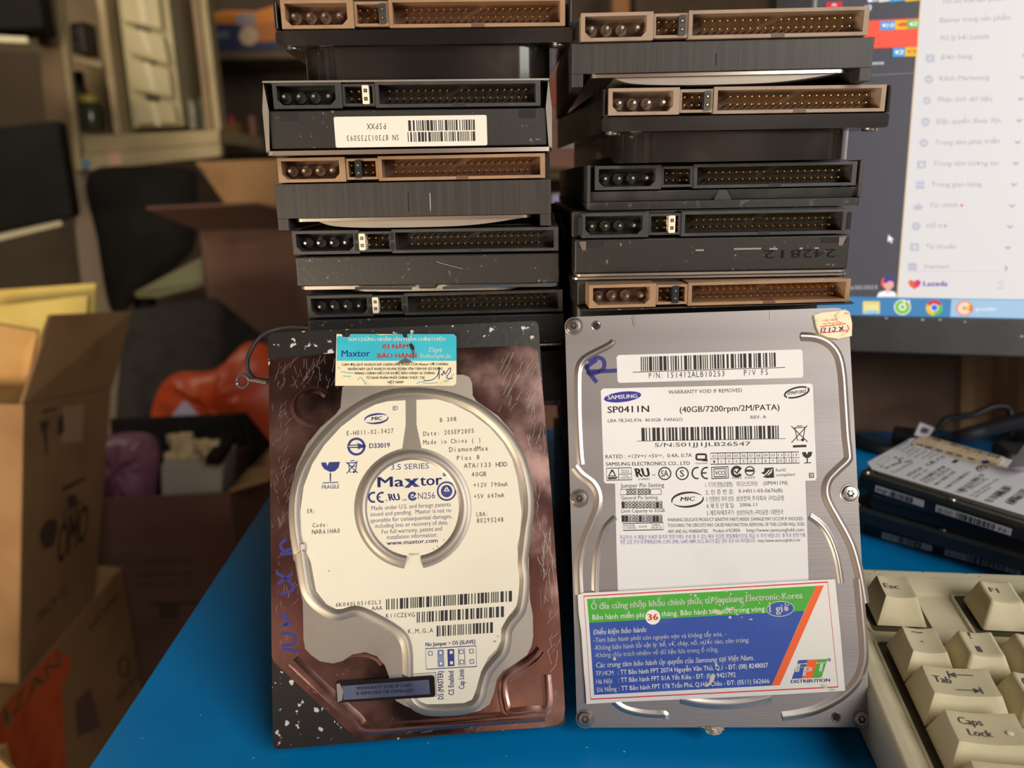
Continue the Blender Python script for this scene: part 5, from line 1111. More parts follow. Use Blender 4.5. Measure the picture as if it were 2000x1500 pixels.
for i, x in enumerate((565, 645, 735, 825, 905, 1010)): b.prism(g([(x, 388 + (x - 565) * .27), (x + 60, 400 + (x - 565) * .27), (x + 64, 416 + (x - 565) * .27), (x + 4, 402 + (x - 565) * .27)], ZH), None, w2 + .00004, marker)
b.prism(g([(1128, 540), (1190, 530), (1206, 556), (1140, 566)], ZH), None, w2 + .00004, marker)
bars(b, *[FH.raw(*ZH(*p)) for p in ((680, 330), (1300, 500), (1270, 520), (660, 345))], 90, w2 + .00004, ink_soft, 55)
for i in range(9): b.stroke(g([(650 + 70 * i, 372 + 20 * i), (690 + 70 * i, 366 + 20 * i)], ZH), .0003, w2 + .00004, ink_soft)
tag(b.build('paper_strip', hd), 'buff paper strip stamped in blue')
FH.tf = lambda X, Y: (X, Y)
b = MB(); q0 = [FH.MW @ Vector((*FH.raw(*ZH(*p)), z_)) for p, z_ in (((1350, 600), .0006), ((1500, 640), .0006), ((1560, 760), .012), ((1450, 640), .016))]
b.slab(q0, .0003, M('loose_white_paper', (214, 210, 226), .6)); tag(b.build('paper_scrap'), 'curled white paper scrap on the topmost small drive', 'paper')
for i, (dx, dy, ya, lb) in enumerate(((.006, -.003, .10, 'small black laptop hard drive just under the one with the white label'), (-.001, .004, .06, 'small black laptop hard drive third down in the pile behind the keyboard'), (.008, .004, .16, 'small black laptop hard drive at the bottom of the pile behind the keyboard'))):
    zt = hz - .0013 - .0096 * (i + 1)
    Rq = Matrix.Rotation(ya, 3, 'Z'); Uq = Rq @ Vector((Uh.x, Uh.y, 0)); Vq = Rq @ Vector((Vh.x, Vh.y, 0))
    small_drive(lb, Face(Vector((P.x + dx, P.y + dy, zt)), Uq, Uq.cross(Vector((0, 0, -1)))), i == 2)
# cables at the back of the table
cab = M('black_rubber_cable', (40, 40, 44), .5)
def cable(label, pts, r, name='cable', cat='cable', m=cab, n=8):
    b = MB(); b.tube(cr([tuple(p) for p in pts], n), r, m, 10); return tag(b.build(name), label, cat)
cable('thick dark cable lying on the table behind the leaning steel-faced drive', [onz(1600, 815, .0046), onz(1680, 862, .0046), onz(1730, 878, .0046), onz(1800, 872, .0046), onz(1900, 850, .0046)] , .0042)
cable('thin black cable looping up in front of the corrugated cardboard', [at(1800, 846, .52), at(1830, 838, .525), at(1850, 818, .525), at(1900, 810, .53), at(1940, 794, .53), at(1968, 796, .53), at(1975, 818, .53), at(1974, 850, .535)], .0022)
cable('thick grey cable sloping up at the right edge behind the small drives', [onz(1830, 880, .0052), at(1870, 856, .50), at(1930, 838, .49), at(2000, 820, .48), at(2080, 800, .47)], .0048)
b = MB(); pa = onz(1775, 862, .012)
b.box(-.016, .010, -.008, .010, -.0115, .003, blackp); o = b.build('cable_plug', bevel=.002, matrix=None); o.location = pa + Vector((.012, .012, 0)); o.rotation_euler = (0, 0, -.5); tag(o, 'black cable plug behind the topmost small drive', 'plug')
t0 = [at(1786, 850, .515), at(1814, 853, .515), at(1826, 836, .517), at(1797, 825, .517)]
b = MB(); b.slab(t0, .0008, M('pale_lilac_tag', (190, 188, 204), .6)); iq = [t0[0] * (1 - u_) * (1 - v_) + t0[1] * u_ * (1 - v_) + t0[2] * u_ * v_ + t0[3] * (1 - u_) * v_ for u_, v_ in ((.25, .25), (.75, .25), (.75, .75), (.25, .75))]
nrm = (t0[1] - t0[0]).cross(t0[3] - t0[0]).normalized(); b.quad(*[p + nrm * .0002 for p in iq], ink_soft); tag(b.build('cable_tag'), 'pale paper tag on the cable plug at the back of the table', 'tag')
b = MB(); c0 = onz(1905, 905, .0005)
b.box(0, .06, 0, .030, 0, .018, blackp); o = b.build('power_adapter', bevel=.004); o.location = c0 + Vector((.0, -.03, 0)); o.rotation_euler = (0, 0, -.25); tag(o, 'black box-shaped adapter behind the small drives at the right edge', 'adapter')
# ring-ended wire by the mirror-faced drive and the wire between the stacks
lug = M('tinned_ring_lug', (150, 146, 140), .3, metal=.9)
e = empty('ground_wire', 'black wire with a metal ring end beside the mirror-faced drive', 'wire', loc=at(520, 700, .31))
inv = Matrix.Translation(-e.location)
b = MB(); b.X = inv; b.tube(cr([tuple(at(*p)) for p in ((620, 640, .318), (570, 638, .318), (525, 648, .316), (500, 668, .315), (484, 700, .314), (486, 726, .314), (502, 742, .313), (530, 744, .313), (560, 744, .314))], 6), .0009, cab, 10); b.build('insulation', e)
b = MB(); b.X = inv
cc = at(474, 745, .313); ax, ay = RIGHT, -DOWN
b.tube([cc + ax * (.0026 * math.cos(a)) * .95 + ay * (.0026 * math.sin(a)) for a in [i * math.pi / 14 for i in range(28)]], .00055, lug, 8, closed=True); b.tube([at(486, 741, .313), at(500, 742, .313), at(522, 746, .3131)], [.0008, .0012, .0013], lug, 10); tag(b.build('ring_lug', e), 'metal ring end')
cable('black wire hanging in the gap between the two stacks', [at(1071, 436, .335), at(1074, 410, .335), at(1082, 405, .334), at(1094, 428, .332), at(1105, 465, .331), at(1111, 500, .331), at(1112, 540, .332), at(1111, 590, .333)], [.0016] * 57, name='hanging_wire', cat='wire')
# ------------------------------------------------------------------ the cluttered workshop behind, left to right
def aty(px, py, y):
    d = ray((px, py)); return EYEP + d * (y / d.y)
def down(p, z): return Vector((p.x, p.y, z))
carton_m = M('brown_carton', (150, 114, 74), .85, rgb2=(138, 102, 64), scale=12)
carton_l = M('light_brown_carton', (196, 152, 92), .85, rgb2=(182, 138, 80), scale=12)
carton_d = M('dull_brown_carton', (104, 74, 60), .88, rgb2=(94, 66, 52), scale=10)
carton_ink = M('carton_print', (70, 52, 36), .85)
yellow_foam = M('yellow_packing_board', (216, 190, 104), .8, rgb2=(204, 174, 90), scale=12)
cream_paint = M('cream_shelf_paint', (166, 150, 112), .6, rgb2=(152, 136, 100), scale=8)
tan_paint = M('tan_shelf_paint', (136, 114, 84), .65, rgb2=(124, 102, 74), scale=8)
grey_side = M('grey_shelf_side', (118, 104, 88), .65)
blk = M('black_plastic_case', (14, 12, 10), .75, spec=.15, rgb2=(20, 17, 14), scale=10)
def soft(mb, outline, dep, thick, m, noise=.1, seed=1, f=None):
    """a stuffed, creased bag: a pillow over an outline, with a rounded front and back"""
    rnd = random.Random(seed); P = [at(x, y, dep) for x, y in cr(outline, 4, True)]; N = len(P)
    c = sum(P, Vector()) / N; n = -FWD; rings = 7; vs = []; fs = []
    ph = [rnd.uniform(0, 6.28) for _ in range(4)]
    for side in (1, -1):
        base = len(vs)
        for r in range(1, rings + 1):
            t = r / rings
            for i, p in enumerate(P):
                a = i * 2 * math.pi / N
                h = thick * math.sqrt(max(0, 1 - t * t)) * (1 + noise * (math.sin(3 * a + ph[0]) + math.sin(7 * a + ph[1] + 3 * t) + .7 * math.sin(11 * a + ph[2] - 5 * t)))
                vs.append(c + (p - c) * t + n * (h * side))
        vs.append(c + n * thick * side); ci = len(vs) - 1
        for r in range(rings - 1):
            for i in range(N):
                j = (i + 1) % N; q = (base + r * N + i, base + (r + 1) * N + i, base + (r + 1) * N + j, base + r * N + j)
                fs.append(q if side < 0 else q[::-1])
        for i in range(N):
            j = (i + 1) % N; fs.append((ci, base + i, base + j) if side < 0 else (ci, base + j, base + i))
    mb.add(vs, fs, m, True)
def open_carton(name, label, A, B, off, zb, m, th=.004, group=None, feet=None):
    """a box with an open top: A, B the front top corners, off the way back, zb the height of its base"""
    e = empty(name, label, 'carton', loc=(A.x, A.y, zb), group=group); inv = Matrix.Translation(-e.location)
    C_, D_ = B + off, A + off; b = MB(); b.X = inv
    a_, b_ = feet or (down(A, zb), down(B, zb)); ft = [a_, b_, b_ + off, a_ + off]; tp = [A, B, C_, D_]
    for i in range(4): j = (i + 1) % 4; b.slab([tp[i], tp[j], ft[j], ft[i]][::-1], th, m)
    b.add([p + Vector((0, 0, .001)) for p in ft], [(0, 1, 2, 3)], m)
    b.build('walls', e); return e, inv
# carton with the printed side and yellow boards in it
zl_ = -.343
A0, B0 = onz(36, 1335, zl_), onz(186, 1161, zl_)
A1, B1 = aty(46, 790, A0.y), aty(217, 757, B0.y)
FO = Face(A0, (B0 - A0), Vector((A1 - A0))); FO.V = (FO.V - FO.U * FO.V.dot(FO.U)).normalized(); FO = Face(A0, FO.U, FO.V)
_d = ray((217, 757)); B1 = EYEP + _d * ((A0 - EYEP).dot(FO.N) / _d.dot(FO.N))
e, inv = open_carton('carton', 'tall open brown carton with black printing and yellow boards sticking out, far left', A1, B1, Vector((-.30, .03, 0)), zl_, carton_m, feet=(A0, B0))
b = MB(); b.X = inv; b.slab([A1 + Vector((0, -.001, .001)), B1 + Vector((.002, 0, .001)), at(258, 608, 1.0), at(101, 615, .83)], .004, carton_m); b.build('flap', e)
b = MB(); b.X = inv; b.slab([at(-40, 800, .86), at(44, 788, .845), at(73, 648, .80), at(-40, 628, .78)], .004, carton_l); b.build('flap', e)
b = MB(); mt = FO.MW
def onF(F, pts, w, m): 
    q = [F.MW @ Vector((*F.raw(*p), w)) for p in pts]; c = MB(); c.prism([F.raw(*p) for p in pts], None, w, m); b.add([F.MW @ Vector(v) for v in c.v], c.f, m)
def txF(F, t, x0, y0, x1, y1, h, m, w=.0008, **k): c = MB(); F.word(c, t, x0, y0, x1, y1, h, w, m, **k); b.add([F.MW @ Vector(v) for v in c.v], c.f, m)
b.X = inv; onF(FO, [(120, 795), (164, 788), (160, 862), (118, 866)], .0006, M('carton_sticker', (172, 140, 104), .8))
for pts in ([(76, 824), (94, 820), (92, 836), (87, 846), (80, 844)], [(84, 846), (90, 846), (92, 886), (88, 886)], [(112, 822), (122, 804), (124, 842), (116, 850), (110, 844)], [(80, 802), (110, 796), (108, 800), (82, 806)]): onF(FO, pts, .0008, carton_ink)
onF(FO, [(76, 1040), (88, 1018), (106, 1012), (112, 1026), (104, 1066), (86, 1072), (78, 1060)], .0008, carton_ink)
txF(FO, 'OMO', 110, 1106, 168, 1052, 74, carton_ink, bold=.03); txF(FO, 'OXI', 120, 1022, 158, 1000, 26, carton_ink); onF(FO, [(120, 952), (166, 930), (166, 936), (122, 960)], .0008, carton_ink); onF(FO, ell(140, 978, 10, 13, 10), .0008, carton_ink)
txF(FO, 'PACK 12', 74, 1218, 128, 1160, 22, carton_ink)
tag(b.build('printing', e), 'black printing')
b = MB(); b.slab([at(-40, 572, .96), at(192, 556, .975), at(186, 740, .965), at(-40, 740, .95)], .008, yellow_foam); tag(b.build('packing_board'), 'yellow packing board standing behind the other one in the far left carton', 'board', 'yellow boards in the carton')
b = MB(); b.slab([at(-40, 606, .93), at(176, 580, .95), at(165, 740, .94), at(-40, 740, .92)], .008, yellow_foam); tag(b.build('packing_board'), 'yellow packing board nearer the front of the far left carton', 'board', 'yellow boards in the carton')
# the carton it stands on, with orange tape
zt_ = -.346
A2, B2 = onz(0, 1385, zt_), onz(239, 1106, zt_); A2 = A2 + (A2 - B2) * .25
e = empty('carton', 'brown carton with orange printed tape under the printed tall carton', 'carton', loc=(A2.x, A2.y, -.75)); inv = Matrix.Translation(-e.location)
b = MB(); b.X = inv; off = Vector((-.33, .06, 0)); b.hexa([down(A2, -.749), down(B2, -.749), B2, A2], off, carton_m); b.build('box', e, bevel=.003)
FL = Face(down(A2, -.749), B2 - A2, (0, 0, 1)); b = MB(); b.X = inv
om = M('orange_print', (214, 90, 40), .7, rgb2=(196, 76, 34), scale=30)
onF(FL, [(-80, 1480), (104, 1268), (140, 1284), (120, 1350), (128, 1500), (110, 1700), (-80, 1700)], .0006, om)
txF(FL, 'EIZAN', -20, 1445, 118, 1300, 34, carton_m, w=.0009, bold=.03)
onF(FL, [(12, 1390), (20, 1388), (22, 1420), (14, 1422)], .0009, carton_m)
txF(FL, 'HOME', 176, 1236, 232, 1168, 18, carton_ink); c_ = ell(241, 1302, 12, 21, 20); onF(FL, c_, .0007, carton_ink); onF(FL, ell(241, 1302, 8, 16, 20), .0009, carton_m)
txF(FL, 'GLASS', 226, 1372, 276, 1320, 18, carton_ink); onF(FL, [(146, 1370), (176, 1342), (196, 1420), (150, 1440)], .0007, carton_d)
tag(b.build('printing', e), 'orange and dark printing')
# flap of a carton in the corner
b = MB(); b.slab([at(-60, 1452, .55), at(-8, 1466, .55), at(44, 1512, .56), at(-60, 1590, .55)], .004, carton_l)
cc = at(-160, 1620, .56); b.box(cc.x - .2, cc.x + .0, cc.y - .02, cc.y + .10, -.749, cc.z - .01, carton_l); tag(b.build('carton'), 'light brown carton with its flap in the lower left corner', 'carton')
# open carton with bag and white box in it
zr = -.26
A3, B3, C3 = onz(108, 980, zr), onz(448, 962, zr), onz(530, 872, zr)
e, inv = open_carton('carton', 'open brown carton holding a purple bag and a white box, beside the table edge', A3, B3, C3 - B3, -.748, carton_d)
b = MB(); b.X = inv; b.slab([B3, C3, C3 + Vector((.07, .03, .012)), B3 + Vector((.06, .02, .012))], .004, carton_m); b.build('flap', e)
b = MB(); b.X = inv; o3 = C3 - B3; b.slab([A3 + o3 + Vector((-.02, 0, 0)), C3 + Vector((0, 0, 0)), at(474, 806, 1.40), at(215, 818, 1.41)], .006, blk); b.slab([C3 + Vector((-.001, -.001, .0)), B3 + (C3 - B3) * .45 + Vector((0, 0, .002)), at(487, 880, 1.25), at(474, 806, 1.39)], .006, blk); tag(b.build('flap', e), 'black flaps')
F3 = Face(down(A3, -.748), B3 - A3, (0, 0, 1)); b = MB(); b.X = inv
txF(F3, 'MONITOR CARTON', 252, 1106, 374, 1100, 12, carton_ink); txF(F3, 'HANDLE WITH CARE', 268, 1128, 380, 1124, 10, carton_ink); txF(F3, 'THIS SIDE UP', 266, 1148, 380, 1142, 10, carton_ink)
onF(F3, [(290, 1176), (420, 1172), (420, 1178), (290, 1182)], .0008, carton_ink); onF(F3, [(310, 1182), (350, 1180), (350, 1206), (312, 1208)], .0009, carton_ink)
b.build('printing', e)
b = MB(); soft(b, [(200, 870), (222, 848), (288, 846), (306, 868), (310, 905), (298, 985), (250, 1000), (196, 985)], 1.24, .05, M('purple_plastic_bag', (128, 84, 104), .4, rgb2=(168, 126, 136), scale=18, lo=.5, hi=.75), .10, 3); tag(b.build('plastic_bag'), 'crumpled purple plastic bag inside the open carton by the table', 'bag')
cs = MB(); wm = M('dull_white_box', (150, 142, 132), .7)
fq = [at(314, 908, 1.20), at(436, 906, 1.20), at(432, 985, 1.18), at(316, 985, 1.18)]; offv = at(462, 868, 1.32) - at(436, 906, 1.20)
cs.hexa(fq[::-1], offv, wm); o = cs.build('white_box', bevel=.002); tag(o, 'small dull white box full of cream connectors inside the open carton', 'box')
cb = M('cream_connector', (206, 184, 142), .6)
for i, (x, y) in enumerate(((338, 896), (362, 890), (384, 897), (404, 888), (350, 876), (374, 872), (396, 872), (420, 874), (340, 862), (362, 858))):
    c = at(x, y, 1.235 + .002 * (i % 3)); k = MB(); k.box(-.011, .011, -.007, .007, -.004, .010, cb); o = k.build('connector', bevel=.001); o.location = c; o.rotation_euler = (0, 0, i * .7); tag(o, 'cream plastic connector heaped on the small white box', 'connector', 'cream connectors on the white box')
k = MB(); k.hexa([at(402, 908, 1.18), at(432, 908, 1.18), at(462, 862, 1.29), at(436, 860, 1.29)], Vector((0, 0, .012)), blk); tag(k.build('black_bar'), 'dark bar lying across the small white box', 'bar')
# dark box, orange bag, unidentified dark shape built as a seat back, pale board
b = MB(); dm = M('charcoal_fabric', (48, 45, 42), .9, spec=.2, rgb2=(40, 37, 35), scale=30)
q = [at(232, 602, 1.64), at(424, 573, 1.66), at(440, 830, 1.64), at(212, 830, 1.62)]; q = [q[0], q[1], down(q[2], -.32), down(q[3], -.32)]
b.hexa(q[::-1], at(520, 652, 1.78) - q[1], dm); dzc = (at(520, 652, 1.78) - q[1]).z; tag(b.build('dark_case', bevel=.015, segs=4), 'big charcoal grey case behind the orange bag', 'case')
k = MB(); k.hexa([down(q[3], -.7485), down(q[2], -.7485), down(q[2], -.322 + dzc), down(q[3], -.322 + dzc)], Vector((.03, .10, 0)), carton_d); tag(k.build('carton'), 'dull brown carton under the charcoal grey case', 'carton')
b = MB(); soft(b, [(290, 855), (305, 770), (345, 728), (420, 722), (484, 668), (540, 690), (580, 760), (580, 900), (430, 930), (300, 900)], 1.52, .05, M('orange_plastic_bag', (204, 82, 40), .4, rgb2=(176, 60, 32), scale=14, lo=.4, hi=.75), .10, 5); tag(b.build('plastic_bag'), 'crumpled orange plastic bag behind the mirror-faced drive', 'bag')
b = MB(); b.slab([at(332, 816, 1.425), at(388, 810, 1.425), at(362, 783, 1.43), at(354, 788, 1.43)], .001, M('lilac_paper', (190, 182, 200), .6)); tag(b.build('paper_scrap'), 'pale paper scrap in front of the orange bag', 'paper')
e = empty('dark_shape', 'unidentified dark rounded shape under the cream shelf', 'dark_shape', loc=(at(290, 600, 2.12).x, at(290, 600, 2.12).y, -.75)); inv = Matrix.Translation(-e.location)
b = MB(); b.X = inv; soft(b, [(172, 338), (300, 326), (372, 330), (386, 352), (382, 470), (356, 512), (290, 560), (240, 610), (212, 596), (190, 470)], 2.12, .035, blk, .0, 2); b.build('dark_pad', e)
b = MB(); b.X = inv; pc = at(270, 500, 2.17); b.tube([(pc.x, pc.y, -.748), (pc.x, pc.y, pc.z)], .03, blk, 10); b.build('post', e)
b = MB(); b.X = inv; [b.tube([(pc.x, pc.y, -.70), (pc.x + .10 * math.cos(a * 1.2566), pc.y + .10 * math.sin(a * 1.2566), -.735)], .015, blk, 8) for a in range(5)]; b.build('base', e)
k = MB(); k.slab([at(262, 572, 1.95), at(300, 572, 1.93), at(398, 548, 1.97), at(394, 502, 2.01)], .015, M('pale_green_board', (116, 114, 84), .7)); tag(k.build('board'), 'pale greenish board leaning in the dark behind the charcoal case', 'board')
# large open carton behind the left stack
A4, B4 = at(389, 447, 1.86), at(690, 440, 1.86); B4.z = A4.z
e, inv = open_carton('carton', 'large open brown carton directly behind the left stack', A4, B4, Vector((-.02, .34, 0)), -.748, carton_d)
b = MB(); b.X = inv; b.slab([A4 + Vector((-.02, .34, 0)), B4 + Vector((-.02, .34, 0)), at(690, 306, 2.16), at(381, 316, 2.16)], .005, carton_m); tag(b.build('flap', e), 'raised back flap in lighter brown')
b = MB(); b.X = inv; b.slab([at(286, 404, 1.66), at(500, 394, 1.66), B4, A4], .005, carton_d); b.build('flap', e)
F4 = Face(down(A4, -.748), B4 - A4, (0, 0, 1)); b = MB(); b.X = inv; txF(F4, 'FRAGILE', 440, 476, 522, 470, 14, carton_ink); b.build('printing', e)
# cream shelving unit with a little drawer cabinet
YS = 2.35
def qy(pts, y=YS): return [aty(px, py, y) for px, py in pts]
SO = aty(290, 300, YS); e = empty('storage_shelf', 'cream painted shelf unit with a drawer cabinet standing in it, upper left', 'shelf', loc=(SO.x, SO.y, -.75)); inv = Matrix.Translation(-e.location)
def sl(name, pts, th, m, y=YS, lab=None):
    b = MB(); b.X = inv; q = qy(pts, y); b.hexa(q[::-1], Vector((0, th, 0)), m); return tag(b.build(name, e, bevel=.003), lab)
sl('side_panel', [(58, -60), (106, -60), (152, 334), (100, 334)], .02, tan_paint); sl('front_edge', [(98, -60), (114, -60), (160, 334), (148, 334)], .018, cream_paint, YS - .02)
sl('leg', [(134, 336), (174, 336), (236, 660), (170, 660)], .04, grey_side)
LG = qy([(170, 660), (236, 660)]); b = MB(); b.X = inv; b.hexa([down(LG[0], -.748), down(LG[1], -.748), LG[1], LG[0]], Vector((0, .04, 0)), grey_side); b.build('leg', e)
sl('bottom_board', [(158, 266), (428, 253), (430, 280), (164, 301)], .40, cream_paint); sl('front_rail', [(160, 302), (431, 281), (432, 306), (170, 334)], .03, cream_paint, YS - .015)
sl('back_panel', [(106, -60), (388, -60), (424, 253), (152, 266)], .01, tan_paint, YS + .39)
sl('divider', [(180, -60), (196, -60), (236, 262), (222, 262)], .38, cream_paint); sl('post', [(366, -60), (380, -60), (416, 254), (402, 254)], .04, tan_paint); sl('post', [(382, -60), (397, -60), (432, 254), (418, 254)], .05, cream_paint); sl('inner_shelf', [(128, 106), (199, 122), (200, 134), (130, 118)], .20, cream_paint)
b = MB(); b.X = inv; b.hexa(qy([(210, 298), (236, 296), (238, 324), (214, 326)], YS - .017)[::-1], Vector((0, .0015, 0)), M('pink_sticker', (200, 160, 130), .7)); b.build('sticker', e); b = MB(); b.X = inv; b.hexa(qy([(158, 312), (174, 310), (176, 328), (162, 330)], YS - .017)[::-1], Vector((0, .0015, 0)), M('blue_sticker', (90, 124, 150), .7)); b.build('sticker', e)
dc = M('cream_drawer_plastic', (184, 172, 132), .55, rgb2=(172, 160, 122), scale=6); dl = M('pale_drawer_label', (204, 194, 160), .6)
e2 = empty('drawer_cabinet', 'narrow cream cabinet of four small drawers standing in the shelf unit', 'cabinet', loc=aty(310, 253, YS + .05)); inv2 = Matrix.Translation(-e2.location)
def s2(name, pts, y0, th, m, par=None):
    b = MB(); b.X = inv2; b.hexa(qy(pts, y0)[::-1], Vector((0, th, 0)), m); return b.build(name, par or e2, bevel=.002)
s2('body', [(222, -60), (322, -60), (358, 246), (260, 250)], YS + .05, .25, dc)
for (a_, c_, d_, f_) in (((232, -40), (306, -26), (316, 58), (240, 40)), ((240, 50), (318, 70), (330, 126), (250, 100)), ((250, 112), (330, 136), (336, 190), (258, 174)), ((262, 192), (338, 204), (347, 240), (267, 243))):
    d_o = s2('drawer', [a_, c_, d_, f_], YS + .03, .019, dc)
    mx_, my_ = (f_[0] + d_[0]) / 2, (f_[1] + d_[1]) / 2 + 5
    if my_ < 240: s2('finger_slot', [(mx_ - 16, my_ - 3), (mx_ + 16, my_ + 4), (mx_ + 12, my_ + 12), (mx_ - 10, my_ + 8)], YS + .045, .004, dark, d_o)
    s2('label_strip', [(a_[0] + 30, a_[1] + 8), (a_[0] + 42, a_[1] + 10), (f_[0] + 48, f_[1] + 4), (f_[0] + 36, f_[1] + 2)], YS + .0285, .0014, dl, d_o)
def jar(label, px, pyb, pyt, rpx, y, m, cap_m=None, cat='jar', name='jar', capf=.2):
    p = aty(px, pyb, y); t = aty(px, pyt, y); H = t.z - p.z; r = rpx * (y / ray((px, pyb)).y) / FPX
    e_ = empty(name, label, cat, loc=(p.x, p.y, p.z)); b = MB(); hb = H * (1 - capf) if cap_m else H
    b.lathe([(r * .9, 0), (r, H * .06), (r, hb * .8), (r * .75, hb)], m, 18); b.build('body', e_)
    if cap_m: b = MB(); b.lathe([(r * .8, hb + .0002), (r * .82, H * .97), (r * .7, H)], cap_m, 18); b.build('cap', e_)
jar('dark green glass jar with a yellow lid on the shelf unit', 182, 258, 186, 24, YS + .12, M('green_glass', (70, 72, 50), .2, spec=.6), M('yellow_lid', (180, 164, 70), .4))
jar('dark glass bottle under the short inner shelf', 168, 258, 140, 14, YS + .24, M('dark_glass', (56, 54, 38), .2, spec=.6), blk, 'bottle', 'bottle')
k = MB(); k.hexa(qy([(206, 172), (246, 170), (258, 257), (212, 260)], YS + .22)[::-1], Vector((0, .1, 0)), M('mauve_grey_box', (108, 96, 86), .7)); tag(k.build('box', bevel=.003), 'mauve grey box beside the glass jar on the shelf unit', 'box')
k = MB(); k.hexa(qy([(134, 46), (160, 40), (168, 106), (140, 104)], YS + .06)[::-1], Vector((0, .08, 0)), M('grey_tool_box', (92, 84, 74), .6, rgb2=(60, 54, 48), scale=60)); tag(k.build('box', bevel=.003), 'mottled grey box on the short inner shelf', 'box')
jar('grey tub with a pale lilac lid between drawer cabinet and right post', 358, 247, 94, 15, YS + .345, M('grey_tub', (104, 96, 80), .5), M('lilac_lid', (190, 172, 180), .5), 'tub', 'tub', .06)
jar('clear bottle in the right end of the shelf unit', 380, 252, 196, 9, YS + .06, M('pale_glass', (120, 116, 96), .2, spec=.6), None, 'bottle', 'bottle'); jar('green bottle in the right end of the shelf unit', 402, 252, 190, 8, YS + .07, M('green_bottle_glass', (86, 96, 74), .2, spec=.6), None, 'bottle', 'bottle')
# black screens on boards at the far left
bright = M('pale_board_edge', (200, 188, 158), .6)
def board(label, pts, dep, m, name='wall_shelf'):
    k = MB(); k.hexa([at(*p, dep) for p in pts][::-1], Vector((-.05, .16, 0)), m); p_ = at(-190, pts[0][1], dep); k.box(p_.x - .02, p_.x + .02, p_.y + .10, p_.y + .15, -.7495, p_.z + .3, grey_side); return tag(k.build(name, bevel=.002), label, 'shelf')
board('pale shelf board under the black screen at the left edge', [(-190, 500), (118, 430), (122, 440), (-190, 516)], 1.78, bright)
k = MB(); q = [at(-120, 262, 1.80), at(116, 234, 1.80), at(145, 424, 1.76), at(-120, 478, 1.76)]; k.hexa(q[::-1], Vector((-.02, .07, 0)), blk); tag(k.build('black_screen', bevel=.01, segs=3), 'large black screen on the board at the left edge', 'screen')
board('pale shelf board under the black box in the top left corner', [(-190, 59), (52, 72), (56, 84), (-190, 75)], 1.95, bright)
k = MB(); k.hexa([at(-120, -80, 1.98), at(66, -80, 1.98), at(90, 56, 1.95), at(-120, 58, 1.95)][::-1], Vector((-.05, .14, 0)), blk); tag(k.build('black_box', bevel=.01, segs=3), 'black box on the board in the top left corner', 'box')
# shelves on the back wall
ws_m = M('dim_shelf_board', (92, 80, 58), .7)
for (lab_, pts) in (('upper brown shelf board on the back wall left of the left stack', [(404, 100), (640, 98), (640, 112), (406, 116)]), ('lower brown shelf board on the back wall left of the left stack', [(428, 284), (640, 280), (640, 296), (430, 298)])):
    k = MB(); k.hexa([aty(*p, 2.95) for p in pts][::-1], Vector((0, .345, 0)), ws_m); tag(k.build('wall_shelf'), lab_, 'shelf')
e = empty('printed_box', 'blue and orange printed box on the upper shelf', 'box', loc=aty(470, 98, 3.0)); inv = Matrix.Translation(-e.location)
b = MB(); b.X = inv; b.hexa([aty(*p, 3.0) for p in ((412, 24), (575, 16), (575, 98), (414, 100))][::-1], Vector((0, .18, 0)), M('navy_print', (40, 50, 84), .6)); b.build('box', e, bevel=.003)
b = MB(); b.X = inv
def pz(pts, y, m): b.add([aty(*p, y) for p in pts], [tuple(range(len(pts)))[::-1]], m)
pz([(412, 26), (440, 20), (500, 22), (540, 10), (540, 60), (500, 48), (414, 46)], 2.998, M('orange_box_print', (214, 130, 40), .6)); pz([(492, 50), (540, 40), (540, 80), (505, 82)], 2.997, M('ochre_box_print', (180, 110, 50), .6)); pz(ell(486, 70, 19, 19, 18), 2.996, M('cream_box_print', (190, 168, 140), .6)); pz(ell(480, 38, 22, 14, 18), 2.996, M('grey_box_print', (150, 140, 140), .6)); pz([(420, 62), (448, 60), (448, 74), (422, 76)], 2.996, M('pale_blue_box_print', (90, 104, 120), .6)); b.build('printing', e)
k = MB(); k.hexa([aty(*p, 3.02) for p in ((428, 240), (464, 238), (470, 283), (430, 284))][::-1], Vector((0, .1, 0)), M('ochre_carton', (150, 112, 62), .8)); tag(k.build('small_carton', bevel=.002), 'small ochre carton on the lower shelf', 'carton')
jar('small bottle with a bright red cap on the lower shelf', 457, 283, 226, 7, 3.15, blk, M('red_cap', (200, 60, 70), .5), 'bottle', 'bottle', .35); jar('tall pinkish bottle on the lower shelf next to the left stack', 496, 282, 226, 9, 3.05, M('pink_bottle', (160, 110, 96), .5), None, 'bottle', 'bottle')
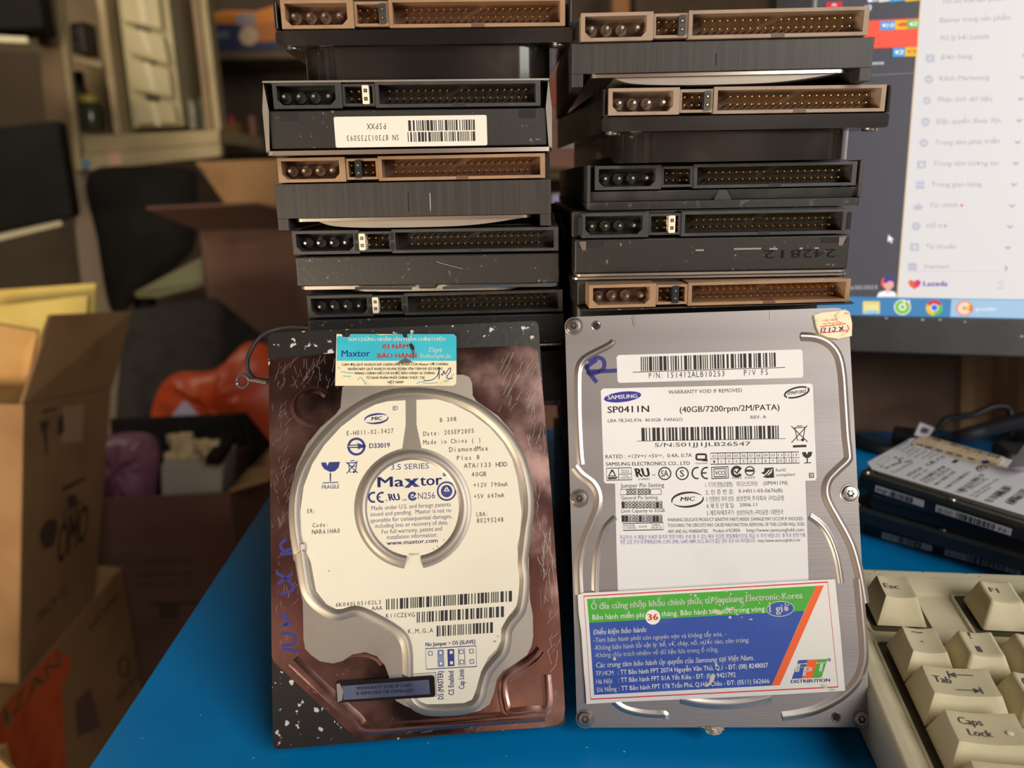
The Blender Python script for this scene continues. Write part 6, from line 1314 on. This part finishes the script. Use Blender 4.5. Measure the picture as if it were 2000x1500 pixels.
# what shows between and above the stacks
A5, B5 = at(985, 560, 1.5), at(1235, 560, 1.5); B5.z = A5.z
e = empty('carton', 'reddish brown carton seen through the gap between the two stacks', 'carton', loc=(A5.x, A5.y, -.75)); inv = Matrix.Translation(-e.location)
b = MB(); b.X = inv; b.hexa([down(A5, -.7485), down(B5, -.7485), B5, A5], Vector((0, .3, 0)), M('reddish_carton', (120, 82, 76), .85, rgb2=(140, 112, 88), scale=6)); b.build('box', e, bevel=.003)
k = MB(); k.hexa([Vector((at(1076, 555, 1.55).x, 1.56, A5.z + .001)), Vector((at(1150, 555, 1.55).x, 1.56, A5.z + .001)), aty(1150, 380, 1.56), aty(1080, 380, 1.56)], Vector((0, .12, 0)), M('greyish_white_case', (180, 176, 180), .6))
for x in (1098, 1106): k.hexa([aty(x, 455, 1.559), aty(x + 4, 455, 1.559), aty(x + 4, 408, 1.559), aty(x, 405, 1.559)], Vector((0, .0005, 0)), dark)
k.hexa([aty(1080, 470, 1.558), aty(1092, 470, 1.558), aty(1092, 384, 1.558), aty(1080, 384, 1.558)], Vector((0, .0006, 0)), M('lilac_panel', (150, 146, 210), .5)); tag(k.build('white_case', bevel=.002), 'greyish white slotted case in the gap between the two stacks', 'case')
k = MB(); zz = aty(1120, 380, 1.56).z
k.hexa([aty(1060, 330, 3.0), aty(1188, 330, 3.0), aty(1186, 66, 3.0), aty(1066, 70, 3.0)], Vector((0, .25, 0)), M('pinkish_carton', (150, 112, 98), .85, rgb2=(128, 100, 90), scale=8)); o = tag(k.build('carton', bevel=.004), 'pinkish brown carton on the back wall shelf between the stacks', 'carton')
k = MB(); k.hexa([aty(1080, 206, 2.97), aty(1150, 204, 2.97), aty(1150, 150, 2.97), aty(1082, 154, 2.97)], Vector((0, .02, 0)), M('dull_red_box', (176, 80, 66), .7)); tag(k.build('red_label_box'), 'dull red box front between the tops of the two stacks', 'box')
k = MB(); k.hexa([aty(1040, 334, 2.95), aty(1560, 334, 2.95), aty(1560, 350, 2.95), aty(1040, 350, 2.95)][::-1], Vector((0, .345, 0)), ws_m); tag(k.build('wall_shelf'), 'brown shelf board on the back wall between and behind the stacks', 'shelf')
k = MB(); k.hexa([aty(1200, 333, 3.0), aty(1226, 333, 3.0), aty(1230, -60, 3.0), aty(1196, -60, 3.0)], Vector((0, .05, 0)), M('orange_wood', (170, 118, 66), .6)); tag(k.build('wooden_post'), 'orange-brown wooden post behind the top of the right stack', 'post')
k = MB(); k.hexa([aty(1240, 333, 3.05), aty(1500, 333, 3.05), aty(1500, -30, 3.05), aty(1240, -30, 3.05)], Vector((0, .2, 0)), M('umber_carton', (84, 68, 52), .85, rgb2=(104, 88, 76), scale=5)); tag(k.build('carton'), 'dark brown carton behind the top of the right stack', 'carton')
